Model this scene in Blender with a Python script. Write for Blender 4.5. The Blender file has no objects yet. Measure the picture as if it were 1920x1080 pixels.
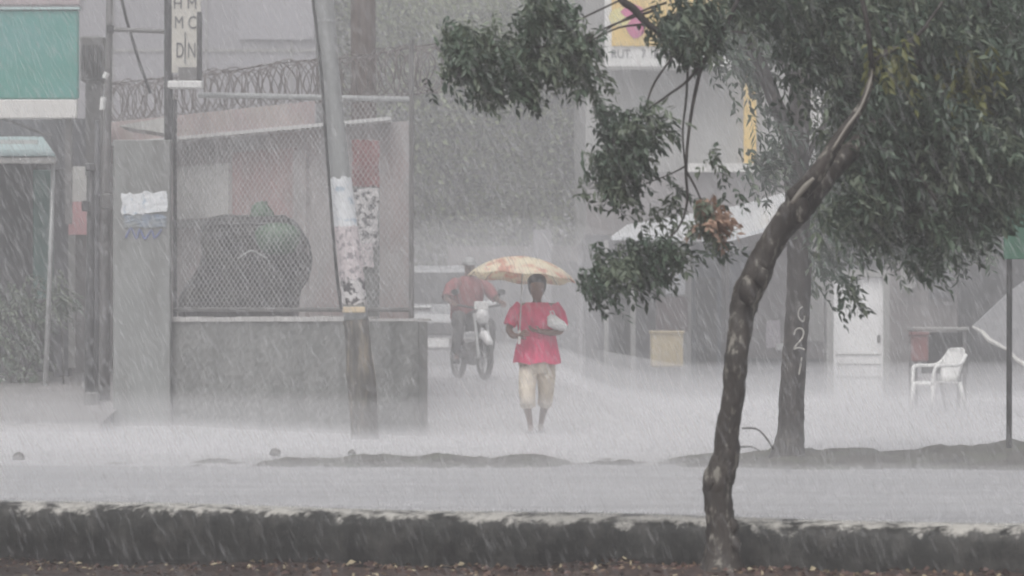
import bpy, math, random
from mathutils import Vector, Matrix
R = math.radians
rnd = random.Random(11)
scn = bpy.context.scene
COL = scn.collection

# ------------------------------------------------------------------ measuring
F = 6000.0          # focal length in photo pixels (1920 wide)
HZ = 617.0          # horizon row
CH = 1.15           # camera height
def at(px, py, Y):
    return Vector(((px-960)*Y/F, Y, CH+(HZ-py)*Y/F))
def X(px, Y): return (px-960)*Y/F
def Z(py, Y): return CH+(HZ-py)*Y/F
def smooth(a, b, x):
    t = max(0.0, min(1.0, (x-a)/(b-a)))
    return t*t*(3-2*t)
def lerp(a, b, t): return a+(b-a)*t

# ------------------------------------------------------------------ materials
def mat(name, col, rough=0.6, var=0.2, scale=6.0, bump=0.15, stretch=(1,1,1), spec=0.5,
        second=None, thr=0.55, soft=0.12, scale2=3.0, stretch2=(1,1,1), transl=0.0, metal=0.0, detail=6.0, alpha=None):
    m = bpy.data.materials.new(name); m.use_nodes = True
    nt = m.node_tree; N = nt.nodes; L = nt.links
    b = N['Principled BSDF']
    b.inputs['Roughness'].default_value = rough
    b.inputs['Specular IOR Level'].default_value = spec
    b.inputs['Metallic'].default_value = metal
    tc = N.new('ShaderNodeTexCoord')
    def noise(sc, st, det):
        mp = N.new('ShaderNodeMapping'); mp.inputs['Scale'].default_value = st
        L.new(tc.outputs['Object'], mp.inputs['Vector'])
        n = N.new('ShaderNodeTexNoise'); n.inputs['Scale'].default_value = sc; n.inputs['Detail'].default_value = det
        n.inputs['Roughness'].default_value = 0.62
        L.new(mp.outputs['Vector'], n.inputs['Vector'])
        return n.outputs['Fac']
    n1 = noise(scale, stretch, detail)
    cr = N.new('ShaderNodeValToRGB'); L.new(n1, cr.inputs['Fac'])
    cr.color_ramp.elements[0].position = 0.3; cr.color_ramp.elements[1].position = 0.7
    cr.color_ramp.elements[0].color = tuple(max(0, c*(1-var)) for c in col)+(1,)
    cr.color_ramp.elements[1].color = tuple(min(1, c*(1+var)) for c in col)+(1,)
    out = cr.outputs['Color']
    if second is not None:
        n2 = noise(scale2, stretch2, 5.0)
        r2 = N.new('ShaderNodeValToRGB'); L.new(n2, r2.inputs['Fac'])
        r2.color_ramp.elements[0].position = thr-soft; r2.color_ramp.elements[1].position = thr+soft
        mx = N.new('ShaderNodeMixRGB'); L.new(r2.outputs['Color'], mx.inputs['Fac'])
        L.new(out, mx.inputs['Color1']); mx.inputs['Color2'].default_value = tuple(second)+(1,)
        out = mx.outputs['Color']
    L.new(out, b.inputs['Base Color'])
    if bump:
        bp = N.new('ShaderNodeBump'); bp.inputs['Strength'].default_value = bump; bp.inputs['Distance'].default_value = 0.02
        L.new(n1, bp.inputs['Height']); L.new(bp.outputs['Normal'], b.inputs['Normal'])
    o = N['Material Output']
    if transl:
        t = N.new('ShaderNodeBsdfTranslucent'); L.new(out, t.inputs['Color'])
        ms = N.new('ShaderNodeMixShader'); ms.inputs['Fac'].default_value = transl
        L.new(b.outputs[0], ms.inputs[1]); L.new(t.outputs[0], ms.inputs[2]); L.new(ms.outputs[0], o.inputs['Surface'])
    return m

M = {}
M['asphalt'] = mat('wet_asphalt', (.27,.27,.28), .45, .28, 1.4, .3, (.35,3,1), .6, second=(.40,.40,.41), thr=.55, scale2=.7, stretch2=(.3,3,1))  # paler stretched streaks are wet sheen put into the colour
M['street'] = mat('wet_street_concrete', (.50,.495,.505), .3, .25, 1.1, .25, (.4,2,1), .6, second=(.33,.325,.33), thr=.6, soft=.15, scale2=.35, stretch2=(.5,1.6,1))  # pale base colour paints in the brightness of the splash layer
M['dirt'] = mat('wet_dirt', (.065,.058,.048), .55, .5, 5, .8, second=(.075,.09,.05), thr=.6, scale2=2.5)
M['soil'] = mat('leafy_soil', (.060,.036,.03), .6, .6, 30, 1.0, second=(.10,.062,.042), thr=.6, scale2=14)
M['sidewalk'] = mat('wet_sidewalk', (.3,.29,.29), .35, .25, 2, .2)
M['concrete'] = mat('wet_concrete_wall', (.215,.217,.212), .6, .25, 5, .35, (1,1,.7), .35, second=(.13,.132,.128), thr=.6, soft=.14, scale2=2.4, stretch2=(1.8,1.8,.28))
M['panelconc'] = mat('pale_concrete_panel', (.26,.27,.265), .6, .16, 2.5, .25, (1,1,.4), .35, second=(.17,.17,.165), thr=.57, soft=.16, scale2=2.2, stretch2=(1.8,1.8,.25))
M['coping'] = mat('coping_render', (.48,.47,.46), .5, .2, 6, .2)
M['poleconc'] = mat('pole_concrete', (.30,.31,.31), .5, .18, 5, .25, (3,3,.25), .4)
M['polebase'] = mat('stained_pole_base', (.085,.08,.072), .6, .55, 4, .5, (4,4,.5), .35, second=(.28,.23,.17), thr=.58, soft=.08, scale2=3, stretch2=(4,4,.5))
M['oldwood'] = mat('old_pole_wood', (.10,.075,.065), .75, .4, 4, .6, (6,6,.4), .3)
M['tanwood'] = mat('tan_board', (.55,.45,.31), .6, .2, 8, .2)
M['paper'] = mat('wet_paper', (.72,.74,.76), .5, .1, 9, .25, second=(.42,.5,.58), thr=.62, soft=.05, scale2=12)
M['paper2'] = mat('pinkish_paper', (.62,.56,.57), .5, .15, 9, .3, second=(.3,.27,.29), thr=.56, soft=.04, scale2=16)
M['print'] = mat('torn_printed_poster', (.6,.58,.58), .55, .2, 10, .3, second=(.07,.065,.07), thr=.52, soft=.03, scale2=15)
M['graffiti'] = mat('blue_spray_paint', (.14,.17,.35), .6, .3, 8, 0)
M['darkmetal'] = mat('dark_painted_steel', (.045,.045,.048), .45, .3, 10, .1)
M['midmetal'] = mat('weathered_steel', (.15,.145,.145), .5, .3, 8, .15)
M['galv'] = mat('galvanised_steel', (.42,.43,.43), .4, .2, 10, .1, metal=.3)
M['rust'] = mat('rusty_razor_wire', (.11,.09,.085), .6, .3, 20, 0)
M['cable'] = mat('black_cable', (.02,.02,.02), .5, .1, 5, 0)
M['pinkwall'] = mat('faded_pink_paint', (.38,.26,.255), .65, .2, 3, .2, (1,1,.5), .3, second=(.36,.3,.28), thr=.6, scale2=2)
M['housewall'] = mat('grey_pink_render', (.42,.395,.39), .65, .22, 2.5, .25, (1,1,.5), .3, second=(.36,.24,.23), thr=.6, soft=.15, scale2=1.0)
M['fascia'] = mat('cream_pink_fascia', (.44,.35,.345), .6, .2, 3, .15, second=(.52,.47,.42), thr=.55, scale2=.8)
M['white'] = mat('white_paint', (.72,.72,.71), .45, .08, 6, .1)
M['offwhite'] = mat('offwhite_paint', (.60,.59,.57), .55, .15, 4, .15)
M['teal'] = mat('teal_panel', (.085,.32,.27), .4, .12, 2, .05, second=(.13,.33,.32), thr=.55, soft=.2, scale2=1)
M['tealdark'] = mat('teal_column', (.07,.2,.17), .5, .2, 3, .1)
M['awning'] = mat('pale_aqua_awning', (.45,.58,.58), .4, .15, 3, .1, (1,8,1))
M['dark'] = mat('dark_interior', (.018,.018,.02), .7, .4, 3, .1)  # near-black, so the shade of interiors is put into the colour
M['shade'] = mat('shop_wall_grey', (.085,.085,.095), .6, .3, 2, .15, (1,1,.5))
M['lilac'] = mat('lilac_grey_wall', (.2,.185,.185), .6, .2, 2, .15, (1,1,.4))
M['bluedoor'] = mat('blue_grey_door', (.06,.075,.10), .5, .3, 3, .1)
M['greybldg'] = mat('pale_grey_cladding', (.27,.265,.285), .6, .1, .7, .05, (1,1,.3))
M['greybldg2'] = mat('grey_render', (.30,.30,.29), .6, .15, .9, .1, (1,1,.4))
M['yellow'] = mat('yellow_paint', (.72,.50,.14), .5, .1, 3, .05)
M['yellowbox'] = mat('yellow_plastic', (.42,.35,.22), .5, .15, 4, .1)
M['magenta'] = mat('magenta_print', (.55,.09,.24), .5, .2, 3, 0)
M['paleyellow'] = mat('pale_yellow_print', (.74,.66,.26), .5, .1, 3, 0)
M['ink'] = mat('dark_ink', (.10,.10,.11), .6, .1, 3, 0)
M['tin'] = mat('wet_tin_roof', (.66,.68,.70), .3, .1, 2, .1, (6,1,1))
M['red'] = mat('red_paint', (.20,.08,.078), .5, .25, 5, .1)
M['redcloth'] = mat('red_shirt_cloth', (.70,.075,.18), .7, .2, 12, .8, (1.6,1.6,.35), second=(.52,.045,.12), thr=.58, soft=.1, scale2=7, stretch2=(1.6,1.6,.5))
M['redcloth2'] = mat('faded_red_cloth', (.30,.095,.10), .75, .2, 12, .3)
M['beige'] = mat('beige_cloth', (.74,.67,.57), .75, .15, 12, .7, (1.6,1.6,.35), second=(.58,.50,.42), thr=.6, soft=.12, scale2=7)
M['greycloth'] = mat('grey_cloth', (.13,.13,.13), .8, .2, 12, .3)
M['skin'] = mat('brown_skin', (.17,.095,.07), .45, .12, 10, .05)
M['hair'] = mat('black_hair', (.012,.010,.010), .5, .3, 30, .3)
M['cap'] = mat('grey_cap', (.35,.36,.36), .6, .1, 10, .1)
M['brolly'] = mat('floral_umbrella_cloth', (.95,.89,.74), .6, .06, 5, .05, second=(.78,.50,.40), thr=.56, soft=.06, scale2=6.5, transl=.5)
M['bag'] = mat('white_plastic_bag', (.78,.80,.80), .35, .1, 12, .5, transl=.2)
M['carpaint'] = mat('silver_car_paint', (.36,.37,.38), .3, .05, 3, 0)
M['carwhite'] = mat('white_car_paint', (.8,.8,.8), .3, .05, 3, 0)
M['glass'] = mat('dark_car_glass', (.02,.022,.025), .1, .1, 3, 0)
M['rubber'] = mat('tyre_rubber', (.018,.018,.018), .7, .2, 12, .1)
M['lens'] = mat('headlight_lens', (.7,.7,.7), .1, .05, 3, 0)
M['bark'] = mat('wet_bark', (.042,.035,.03), .6, .5, 14, 1.0, (1,1,.35), .4, second=(.26,.245,.215), thr=.60, soft=.05, scale2=26, stretch2=(1,1,.4))
M['bark2'] = mat('dark_wet_bark', (.042,.036,.033), .6, .4, 12, .8, (1,1,.3), .4, second=(.13,.115,.10), thr=.64, soft=.08, scale2=7)
M['bareW'] = mat('debarked_wood', (.26,.24,.21), .55, .2, 12, .3)
M['paintmark'] = mat('white_paint_mark', (.42,.40,.37), .6, .3, 30, 0, second=(.14,.13,.12), thr=.58, soft=.05, scale2=22)
M['kerbst'] = None
M['leafA'] = mat('leaf_dark', (.054,.086,.060), .4, .3, 9, 0, transl=.2)
M['leafB'] = mat('leaf_mid', (.10,.145,.10), .4, .3, 9, 0, transl=.25)
M['leafC'] = mat('leaf_pale', (.20,.245,.175), .4, .3, 9, 0, transl=.3)
M['leafY'] = mat('leaf_yellow_green', (.16,.17,.05), .45, .3, 9, 0, transl=.3)
M['leafR'] = mat('leaf_dead_brown', (.40,.26,.19), .6, .35, 9, 0, transl=.25)
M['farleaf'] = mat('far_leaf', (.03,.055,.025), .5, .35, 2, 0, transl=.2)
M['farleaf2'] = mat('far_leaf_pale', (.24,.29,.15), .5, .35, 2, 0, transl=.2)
M['tarp'] = mat('dark_tarpaulin', (.035,.033,.032), .5, .45, 5, .6, (2,2,.5), .3, second=(.09,.085,.07), thr=.58, scale2=4)
M['greentarp'] = mat('green_tarpaulin', (.09,.16,.10), .45, .25, 5, .4)
M['stone'] = mat('stone', (.12,.115,.11), .6, .3, 20, .5)
M['signgreen'] = mat('green_sign_paint', (.03,.13,.075), .4, .15, 4, .05)
M['umbgrey'] = mat('pale_grey_canvas', (.27,.27,.28), .6, .12, 6, .1, transl=.15)
M['chairw'] = mat('white_plastic', (.82,.82,.81), .35, .04, 5, 0)

def kerb_mat():
    m = mat('worn_painted_kerb', (.02,.021,.019), .55, .55, 9, .7, (1,1,.5), .4, second=(.075,.073,.068), thr=.60, scale2=9)
    nt = m.node_tree; N = nt.nodes; L = nt.links
    b = N['Principled BSDF']; src = b.inputs['Base Color'].links[0].from_socket
    tc = N.new('ShaderNodeTexCoord'); sp = N.new('ShaderNodeSeparateXYZ'); L.new(tc.outputs['Object'], sp.inputs[0])
    mr = N.new('ShaderNodeMapRange'); mr.inputs['From Min'].default_value = .20; mr.inputs['From Max'].default_value = .305
    mr.inputs['To Min'].default_value = -.12; mr.inputs['To Max'].default_value = .27
    L.new(sp.outputs['Z'], mr.inputs['Value'])
    n = N.new('ShaderNodeTexNoise'); n.inputs['Scale'].default_value = 7; n.inputs['Detail'].default_value = 8; n.inputs['Roughness'].default_value = .7
    L.new(tc.outputs['Object'], n.inputs['Vector'])
    ad = N.new('ShaderNodeMath'); ad.operation = 'ADD'; L.new(mr.outputs[0], ad.inputs[0]); L.new(n.outputs['Fac'], ad.inputs[1])
    r = N.new('ShaderNodeValToRGB'); r.color_ramp.elements[0].position = .66; r.color_ramp.elements[1].position = .78
    L.new(ad.outputs[0], r.inputs['Fac'])
    mx = N.new('ShaderNodeMixRGB'); L.new(r.outputs['Color'], mx.inputs['Fac']); L.new(src, mx.inputs['Color1'])
    mx.inputs['Color2'].default_value = (.50,.485,.45,1)
    L.new(mx.outputs['Color'], b.inputs['Base Color'])
    return m
M['kerbst'] = kerb_mat()

# ------------------------------------------------------------------ mesh builder
class MB:
    def __init__(self): self.v = []; self.f = []; self.mi = []
    def face(self, idx, mi=0): self.f.append(idx); self.mi.append(mi)
    def add(self, vs, fs, mi=0):
        o = len(self.v); self.v += [tuple(p) for p in vs]
        for f in fs: self.f.append([o+i for i in f]); self.mi.append(mi)
    def box(self, x0, x1, y0, y1, z0, z1, mi=0, bev=0.0):
        if bev <= 0:
            self.add([(x0,y0,z0),(x1,y0,z0),(x1,y1,z0),(x0,y1,z0),(x0,y0,z1),(x1,y0,z1),(x1,y1,z1),(x0,y1,z1)],
                     [(3,2,1,0),(4,5,6,7),(0,1,5,4),(1,2,6,5),(2,3,7,6),(3,0,4,7)], mi); return
        b = min(bev, (x1-x0)*.45, (y1-y0)*.45, (z1-z0)*.45)
        rings = []
        for (z, i) in ((z0,b),(z0+b,0),(z1-b,0),(z1,b)):
            ring = []
            for (cx, cy, sx, sy) in ((x0,y0,1,1),(x1,y0,-1,1),(x1,y1,-1,-1),(x0,y1,1,-1)):
                a = [(cx+sx*(i), cy+sy*(i+b)), (cx+sx*(i+b), cy+sy*i)]
                if sx*sy < 0: a.reverse()
                ring += [(p[0],p[1],z) for p in a]
            rings.append(ring)
        o = len(self.v); n = 8
        for r in rings: self.v += r
        for k in range(3):
            for i in range(n):
                j = (i+1) % n
                self.face([o+k*n+i, o+k*n+j, o+(k+1)*n+j, o+(k+1)*n+i], mi)
        self.face([o+i for i in range(n)][::-1], mi); self.face([o+3*n+i for i in range(n)], mi)
    def pbox(self, px0, px1, py0, py1, Y, dep, mi=0, bev=0.0):
        self.box(X(px0,Y), X(px1,Y), Y, Y+dep, Z(py1,Y), Z(py0,Y), mi, bev)
    def loft(self, rings, mi=0, cap=True):
        o = len(self.v); n = len(rings[0])
        for r in rings: self.v += [tuple(p) for p in r]
        for k in range(len(rings)-1):
            for i in range(n):
                j = (i+1) % n
                self.face([o+k*n+i, o+k*n+j, o+(k+1)*n+j, o+(k+1)*n+i], mi)
        if cap:
            self.face([o+i for i in range(n)][::-1], mi)
            self.face([o+(len(rings)-1)*n+i for i in range(n)], mi)
    def eloft(self, secs, n=16, mi=0, cap=True):      # (cx,cy,z,rx,ry)
        self.loft([[(cx+rx*math.cos(2*math.pi*i/n), cy+ry*math.sin(2*math.pi*i/n), z) for i in range(n)] for (cx,cy,z,rx,ry) in secs], mi, cap)
    def tube(self, pts, rad, n=8, mi=0, cap=True, rough=0.0, rng=None):
        pts = [Vector(p) for p in pts]
        if not hasattr(rad, '__len__'): rad = [rad]*len(pts)
        rings = []; u = None
        for i, p in enumerate(pts):
            t = (pts[min(i+1,len(pts)-1)]-pts[max(i-1,0)])
            if t.length < 1e-9: t = Vector((0,0,1))
            t.normalize()
            if u is None:
                u = t.orthogonal().normalized()
            else:
                u = (u-t*u.dot(t)); u = u.normalized() if u.length > 1e-6 else t.orthogonal().normalized()
            w = t.cross(u)
            ring = []
            for k in range(n):
                a = 2*math.pi*k/n; r = rad[i]
                if rough: r *= 1+rng.uniform(-rough, rough)
                ring.append(p+u*(r*math.cos(a))+w*(r*math.sin(a)))
            rings.append(ring)
        self.loft(rings, mi, cap)
    def build(self, name, mats, parent=None, smooth_=False):
        me = bpy.data.meshes.new(name); me.from_pydata(self.v, [], self.f)
        if not isinstance(mats, (list, tuple)): mats = [mats]
        for m in mats: me.materials.append(m)
        if len(mats) > 1: me.polygons.foreach_set('material_index', self.mi)
        if smooth_: me.polygons.foreach_set('use_smooth', [True]*len(me.polygons))
        me.update(); me.validate()
        o = bpy.data.objects.new(name, me); COL.objects.link(o)
        if parent: o.parent = parent; o.matrix_parent_inverse = parent.matrix_world.inverted() if False else Matrix.Translation(-parent.location) if parent.parent is None else Matrix.Identity(4)
        return o
def spline(pts, n=6):
    """Catmull-Rom through tuples of any length"""
    out = []
    P = [tuple(p) for p in pts]
    for i in range(len(P)-1):
        p0 = P[max(i-1,0)]; p1 = P[i]; p2 = P[i+1]; p3 = P[min(i+2,len(P)-1)]
        for k in range(n):
            t = k/n
            out.append(tuple(.5*((2*b)+(-a+c)*t+(2*a-5*b+4*c-d)*t*t+(-a+3*b-3*c+d)*t**3) for a,b,c,d in zip(p0,p1,p2,p3)))
    out.append(P[-1]); return out
def tag(o, label=None, cat=None, group=None, kind=None):
    if label: o['label'] = label
    if cat: o['category'] = cat
    if group: o['group'] = group
    if kind: o['kind'] = kind
    return o
def thing(name, label, cat, loc=(0,0,0), group=None):
    o = bpy.data.objects.new(name, None); COL.objects.link(o); o.location = loc; o.empty_display_size = .1
    return tag(o, label, cat, group)
def one(name, mb, mats, label, cat, group=None, smooth_=False):
    return tag(mb.build(name, mats, None, smooth_), label, cat, group)
def text_mesh(s, size, depth=.01):
    cu = bpy.data.curves.new('lettering', 'FONT'); cu.body = s; cu.size = size; cu.extrude = depth
    ob = bpy.data.objects.new('lettering', cu); COL.objects.link(ob)
    dg = bpy.context.evaluated_depsgraph_get(); me = bpy.data.meshes.new_from_object(ob.evaluated_get(dg))
    vs = [v.co.copy() for v in me.vertices]; fs = [list(p.vertices) for p in me.polygons]
    bpy.data.objects.remove(ob); bpy.data.meshes.remove(me); bpy.data.curves.remove(cu)
    return vs, fs
def put_text(mb, s, x, y, z, w, h, mi=0):
    """text in the x-z plane facing -y, fitted to w by h with its lower left at x,z"""
    vs, fs = text_mesh(s, 1.0, .0)
    if not vs: return
    x0 = min(v.x for v in vs); x1 = max(v.x for v in vs); y0 = min(v.y for v in vs); y1 = max(v.y for v in vs)
    mb.add([(x+(v.x-x0)/(x1-x0)*w, y, z+(v.y-y0)/(y1-y0)*h) for v in vs], fs, mi)

# ------------------------------------------------------------------ ground
def gz(x, y):
    rise = .46*smooth(36, 46, y)*(1-smooth(0.3, 2.2, x))*smooth(-6.5, -3.5, x)
    return rise
def grid(xs, ys, zf):
    mb = MB(); n = len(xs)
    for y in ys:
        for x in xs: mb.v.append((x, y, zf(x, y)))
    for j in range(len(ys)-1):
        for i in range(n-1):
            mb.face([j*n+i, j*n+i+1, (j+1)*n+i+1, (j+1)*n+i])
    return mb
def lin(a, b, n): return [a+(b-a)*i/n for i in range(n+1)]
KX0, KY0, KX1, KY1 = -2.49, 15.55, 2.18, 13.62
def kY(x): return KY0+(KY1-KY0)*(x-KX0)/(KX1-KX0)
xs = [-90,-60,-40,-25,-16]+lin(-12, 12, 60)+[16,25,40,60,90]
ys = lin(16.5, 60, 90)+[65,72,80,95,120,150,175]
g = grid(xs, ys, lambda x, y: gz(x, y)-.004)
tag(g.build('ground', M['street'], None, True), kind='structure')
# road runs behind the kerb
rx = lin(-14, 14, 56); 
mb = MB()
for t in lin(0, 1, 14):
    for x in rx: mb.v.append((x, lerp(kY(x)+.3, 27.0+.25*math.sin(x*.7), t), .002))
n = len(rx)
for j in range(14):
    for i in range(n-1): mb.face([j*n+i, j*n+i+1, (j+1)*n+i+1, (j+1)*n+i])
tag(mb.build('road', M['asphalt'], None, True), kind='structure')
# near soil strip in front of the kerb
def soilz(x, y):
    k = lerp(.02, .10, smooth(-2.5, 1.4, x))
    d = kY(x)-y
    return k-.012*d*d*.35+.012*math.sin(x*5.1+y*3)+.01*math.sin(x*13+1.3)*math.sin(y*9)
mb = MB(); sx = lin(-14, 14, 220); st = lin(0, 1, 40)
for t in st:
    for x in sx:
        y = kY(x)+.05-8.5*(t**1.6)
        mb.v.append((x, y, soilz(x, y)+rnd.uniform(-.008,.008)))
n = len(sx)
for j in range(len(st)-1):
    for i in range(n-1): mb.face([(j+1)*n+i, (j+1)*n+i+1, j*n+i+1, j*n+i])
tag(mb.build('soil', M['soil'], None, True), kind='structure')
# base sheet below everything near the camera
mb = MB(); mb.add([(-90,-10,-.75),(90,-10,-.75),(90,16.6,-.75),(-90,16.6,-.75)], [(0,1,2,3)])
tag(mb.build('lower_ground', M['soil']), kind='structure')
# kerb
mb = MB(); kr = random.Random(5); kxs = lin(-14, 14, 700)
prof = [(0,-.5),(0,.03),(.0,.10),(.0,.17),(.004,.235),(.018,.275),(.05,.298),(.13,.306),(.26,.306),(.34,.302),(.345,.1),(.35,-.5)]
chip = 0
for x in kxs:
    chip = chip*.7+kr.uniform(-.009,.009)
    big = .009*max(0, math.sin(x*2.3)+math.sin(x*5.7+1)-.9)
    for k, (dy, z) in enumerate(prof):
        jj = kr.uniform(-.006,.006) if 0 < k < 10 else 0
        zz = z+(abs(chip)*-1.0-big if k in (5,6,7) else 0)*(.9 if k != 7 else .4)+(.004*math.sin(x*3) if k > 3 else 0)
        mb.v.append((x, kY(x)+dy+jj+(abs(chip)*.6 if k in (4,5) else 0)+.012*math.sin(x*1.7)*(1 if k<8 else .3), zz))
n = len(prof)
for i in range(len(kxs)-1):
    for k in range(n-1): mb.face([i*n+k, (i+1)*n+k, (i+1)*n+k+1, i*n+k+1])
tag(mb.build('kerb', M['kerbst'], None, True), kind='structure')
# dirt berm across the road
def bermtop(x):
    px = x/27.5*F+960
    t = [(-600,884),(0,884),(250,876),(480,868),(600,862),(700,858),(820,856),(870,859),(960,857),(1010,862),(1100,870),(1180,868),(1250,868),(1330,858),(1400,852),(1450,846),(1500,841),(1560,844),(1620,848),(1700,847),(1760,840),(1820,834),(1920,829),(2500,822)]
    for (a, ya), (b, yb) in zip(t, t[1:]):
        if a <= px <= b: return Z(lerp(ya, yb, (px-a)/(b-a)), 27.5)
    return .17
br = random.Random(3); bx = lin(-12, 12, 260); bt = lin(0, 1, 16); mb = MB()
for t in bt:
    for x in bx:
        h = max(-.03, bermtop(x)); w = 1.1+3.2*max(0, h)
        y = 27.5+(t-.5)*2*(w if t < .5 else 1.3)
        prf = max(0, math.cos((t-.5)*math.pi))**.8
        z = -.03+(h+.03)*prf+br.uniform(-.018,.022)*prf+(.012*math.sin(x*9)+.014*math.sin(x*4.3+1)*math.sin(y*5))*prf
        mb.v.append((x, y+.05*math.sin(x*4), z))
n = len(bx)
for j in range(len(bt)-1):
    for i in range(n-1): mb.face([j*n+i, j*n+i+1, (j+1)*n+i+1, (j+1)*n+i])
tag(mb.build('dirt_mound', M['dirt'], None, True), kind='structure')
# sidewalk at left
mb = MB(); swx = [-30,-12,-9,-7.4,-6.2,-5.2,-4.62]; 
prof = [(35.9,-.1),(35.95,.07),(36.05,.10),(37.5,.22),(40,.42),(42.5,.56),(60,.6)]
for x in swx:
    for (y, z) in prof: mb.v.append((x, y, z))
n = len(prof)
for i in range(len(swx)-1):
    for k in range(n-1): mb.face([i*n+k, (i+1)*n+k, (i+1)*n+k+1, i*n+k+1])
tag(mb.build('sidewalk', M['sidewalk']), kind='structure')
# loose stones on the far road edge
def stone(px, py, Y, w, label):
    mb = MB(); r = random.Random(px); c = at(px, py, Y); s = w/2*Y/F
    rings = []
    for (zz, k) in ((-.9,.75),(-.3,1.05),(.35,.9),(.8,.5),(1,.12)):
        rings.append([(c.x+s*k*math.cos(a*.785)*r.uniform(.8,1.2), c.y+s*k*math.sin(a*.785)*r.uniform(.8,1.2), c.z+s*.8*zz+r.uniform(-.1,.1)*s) for a in range(8)])
    mb.loft(rings); one('stone', mb, M['stone'], label, 'stone', 'stones along the far road edge', True)
stone(36, 858, 28.2, 26, 'low dark stone at the road edge in front of the left sidewalk')
stone(516, 848, 28.9, 20, 'small dark stone at the road edge in front of the concrete wall')
stone(660, 849, 28.9, 15, 'smallest dark stone at the road edge below the leaning utility pole')

# leaf litter on the soil
lr = random.Random(8); mb = MB()
for i in range(2600):
    x = lr.uniform(-3.2, 3.2); y = kY(x)-abs(lr.gauss(0,.5))-.03
    z = soilz(x, y)+.012; a = lr.uniform(0, 6.28); l = lr.uniform(.008,.024); w = l*.4; tz = lr.uniform(-.012,.02)
    d = Vector((math.cos(a),math.sin(a),0)); p = Vector((-d.y,d.x,0)); c = Vector((x,y,z))
    mb.add([c-d*l, c+p*w+Vector((0,0,tz)), c+d*l+Vector((0,0,tz*.5)), c-p*w], [(0,1,2,3)], lr.choice([0,0,0,0,0,1,1,2]))
tag(mb.build('leaf_litter', [mat('litter_brown',(.09,.045,.035),.6,.4,20,0), mat('litter_tan',(.17,.11,.07),.6,.4,20,0), mat('litter_pale',(.5,.42,.28),.6,.3,20,0)]), kind='stuff')

# ------------------------------------------------------------------ low wall, fence, panel
WA = Vector((X(318,37.6), 37.6, 0)); WB = Vector((X(784,34.5), 34.5, 0))
wd = (WB-WA); WL = wd.length; wu = wd/WL; wn = Vector((wu.y,-wu.x,0))      # wn points to the camera side
if wn.y > 0: wn = -wn
def wall_pt(u, off, z): return WA+wu*u-wn*off+Vector((0,0,z))
def wbox(mb, u0, u1, o0, o1, z0, z1, mi=0):
    P = [wall_pt(u,o,z) for z in (z0,z1) for (u,o) in ((u0,o0),(u1,o0),(u1,o1),(u0,o1))]
    mb.add(P, [(3,2,1,0),(4,5,6,7),(0,1,5,4),(1,2,6,5),(2,3,7,6),(3,0,4,7)], mi)
low = thing('low_wall', 'low grey rain-stained concrete wall under the chain-link fence', 'wall', WA)
mb = MB(); wr = random.Random(2)
nu, nz = 90, 26
for iz in range(nz+1):
    for iu in range(nu+1):
        mb.v.append(tuple(wall_pt(WL*iu/nu, wr.uniform(-.004,.004), -.1+1.335*iz/nz)))
for iz in range(nz):
    for iu in range(nu): mb.face([iz*(nu+1)+iu, iz*(nu+1)+iu+1, (iz+1)*(nu+1)+iu+1, (iz+1)*(nu+1)+iu])
wbox(mb, 0, WL, .012, .14, -.1, 1.23)
mb.build('wall_body', M['concrete'], low)
mb = MB()
for i in range(30):
    u0 = WL*i/30*.80; u1 = WL*(i+1)/30*.80
    wbox(mb, u0, u1-.002, -.025+wr.uniform(-.004,.004), .2, 1.236, 1.29+wr.uniform(-.006,.006))
wbox(mb, WL*.8, WL, -.008, .195, 1.236, 1.262+.002)
mb.build('coping', M['coping'], low)

fen = thing('chain_link_fence', 'chain-link fence in a steel frame on top of the low concrete wall', 'fence', WA)
zr0, zr1 = 1.38, 3.72
def fu(px):        # wall parameter seen at column px
    best = min((abs(960+wall_pt(WL*k/400,.08,0).x/wall_pt(WL*k/400,.08,0).y*F-px), k) for k in range(401)); return WL*best[1]/400
u_l, u_r = fu(324), fu(772)
mb = MB(); pL = wall_pt(u_l,.08,0); pR = wall_pt(u_r,.08,0)
mb.tube([pL+Vector((0,0,1.29)), pL+Vector((0,0,3.85))], .024, 8); mb.build('fence_post', M['darkmetal'], fen)
mb = MB(); mb.tube([pR+Vector((0,0,1.25)), pR+Vector((0.0,0,4.28))], .028, 8); mb.build('fence_post', M['midmetal'], fen)
mb = MB(); mb.tube([pL+Vector((.3,-.1,Z(176,37.4))), pR+Vector((0,0,Z(188,34.8)))], .033, 8); mb.build('top_rail', M['galv'], fen)
mb = MB(); mb.tube([pL+Vector((0,0,zr0)), pR+Vector((0,0,zr0-.02))], .026, 8); mb.build('bottom_rail', M['midmetal'], fen)
mb = MB(); sp = .085; H_ = zr1-zr0
def wire(u0, v0, u1, v1, off):
    a = wall_pt(u0, .08+off, zr0+v0); b = wall_pt(u1, .08+off, zr0+v1)
    mb.tube([a, b], .0036, 3, cap=False)
k = -int(H_/sp)
while u_l+k*sp < u_r:
    for sgn in (1,-1):
        base = u_l+k*sp if sgn == 1 else u_r-k*sp
        ua, va, ub, vb = base, 0, base+sgn*H_, H_
        lo, hi = 0.0, 1.0
        for (edge, s) in ((u_l,1),(u_r,-1)):
            t = (edge-ua)/(ub-ua)
            inside0 = (ua-edge)*s >= -1e-9
            if inside0:
                if (ub-edge)*s < 0: hi = min(hi, t)
            else:
                if (ub-edge)*s < 0: lo, hi = 1, 0
                else: lo = max(lo, t)
        if hi > lo: wire(lerp(ua,ub,lo), lerp(va,vb,lo), lerp(ua,ub,hi), lerp(va,vb,hi), .003*sgn)
    k += 1
mb.build('wire_mesh', mat('wet_fence_wire',(.40,.40,.41),.45,.2,10,0), fen)

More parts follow.
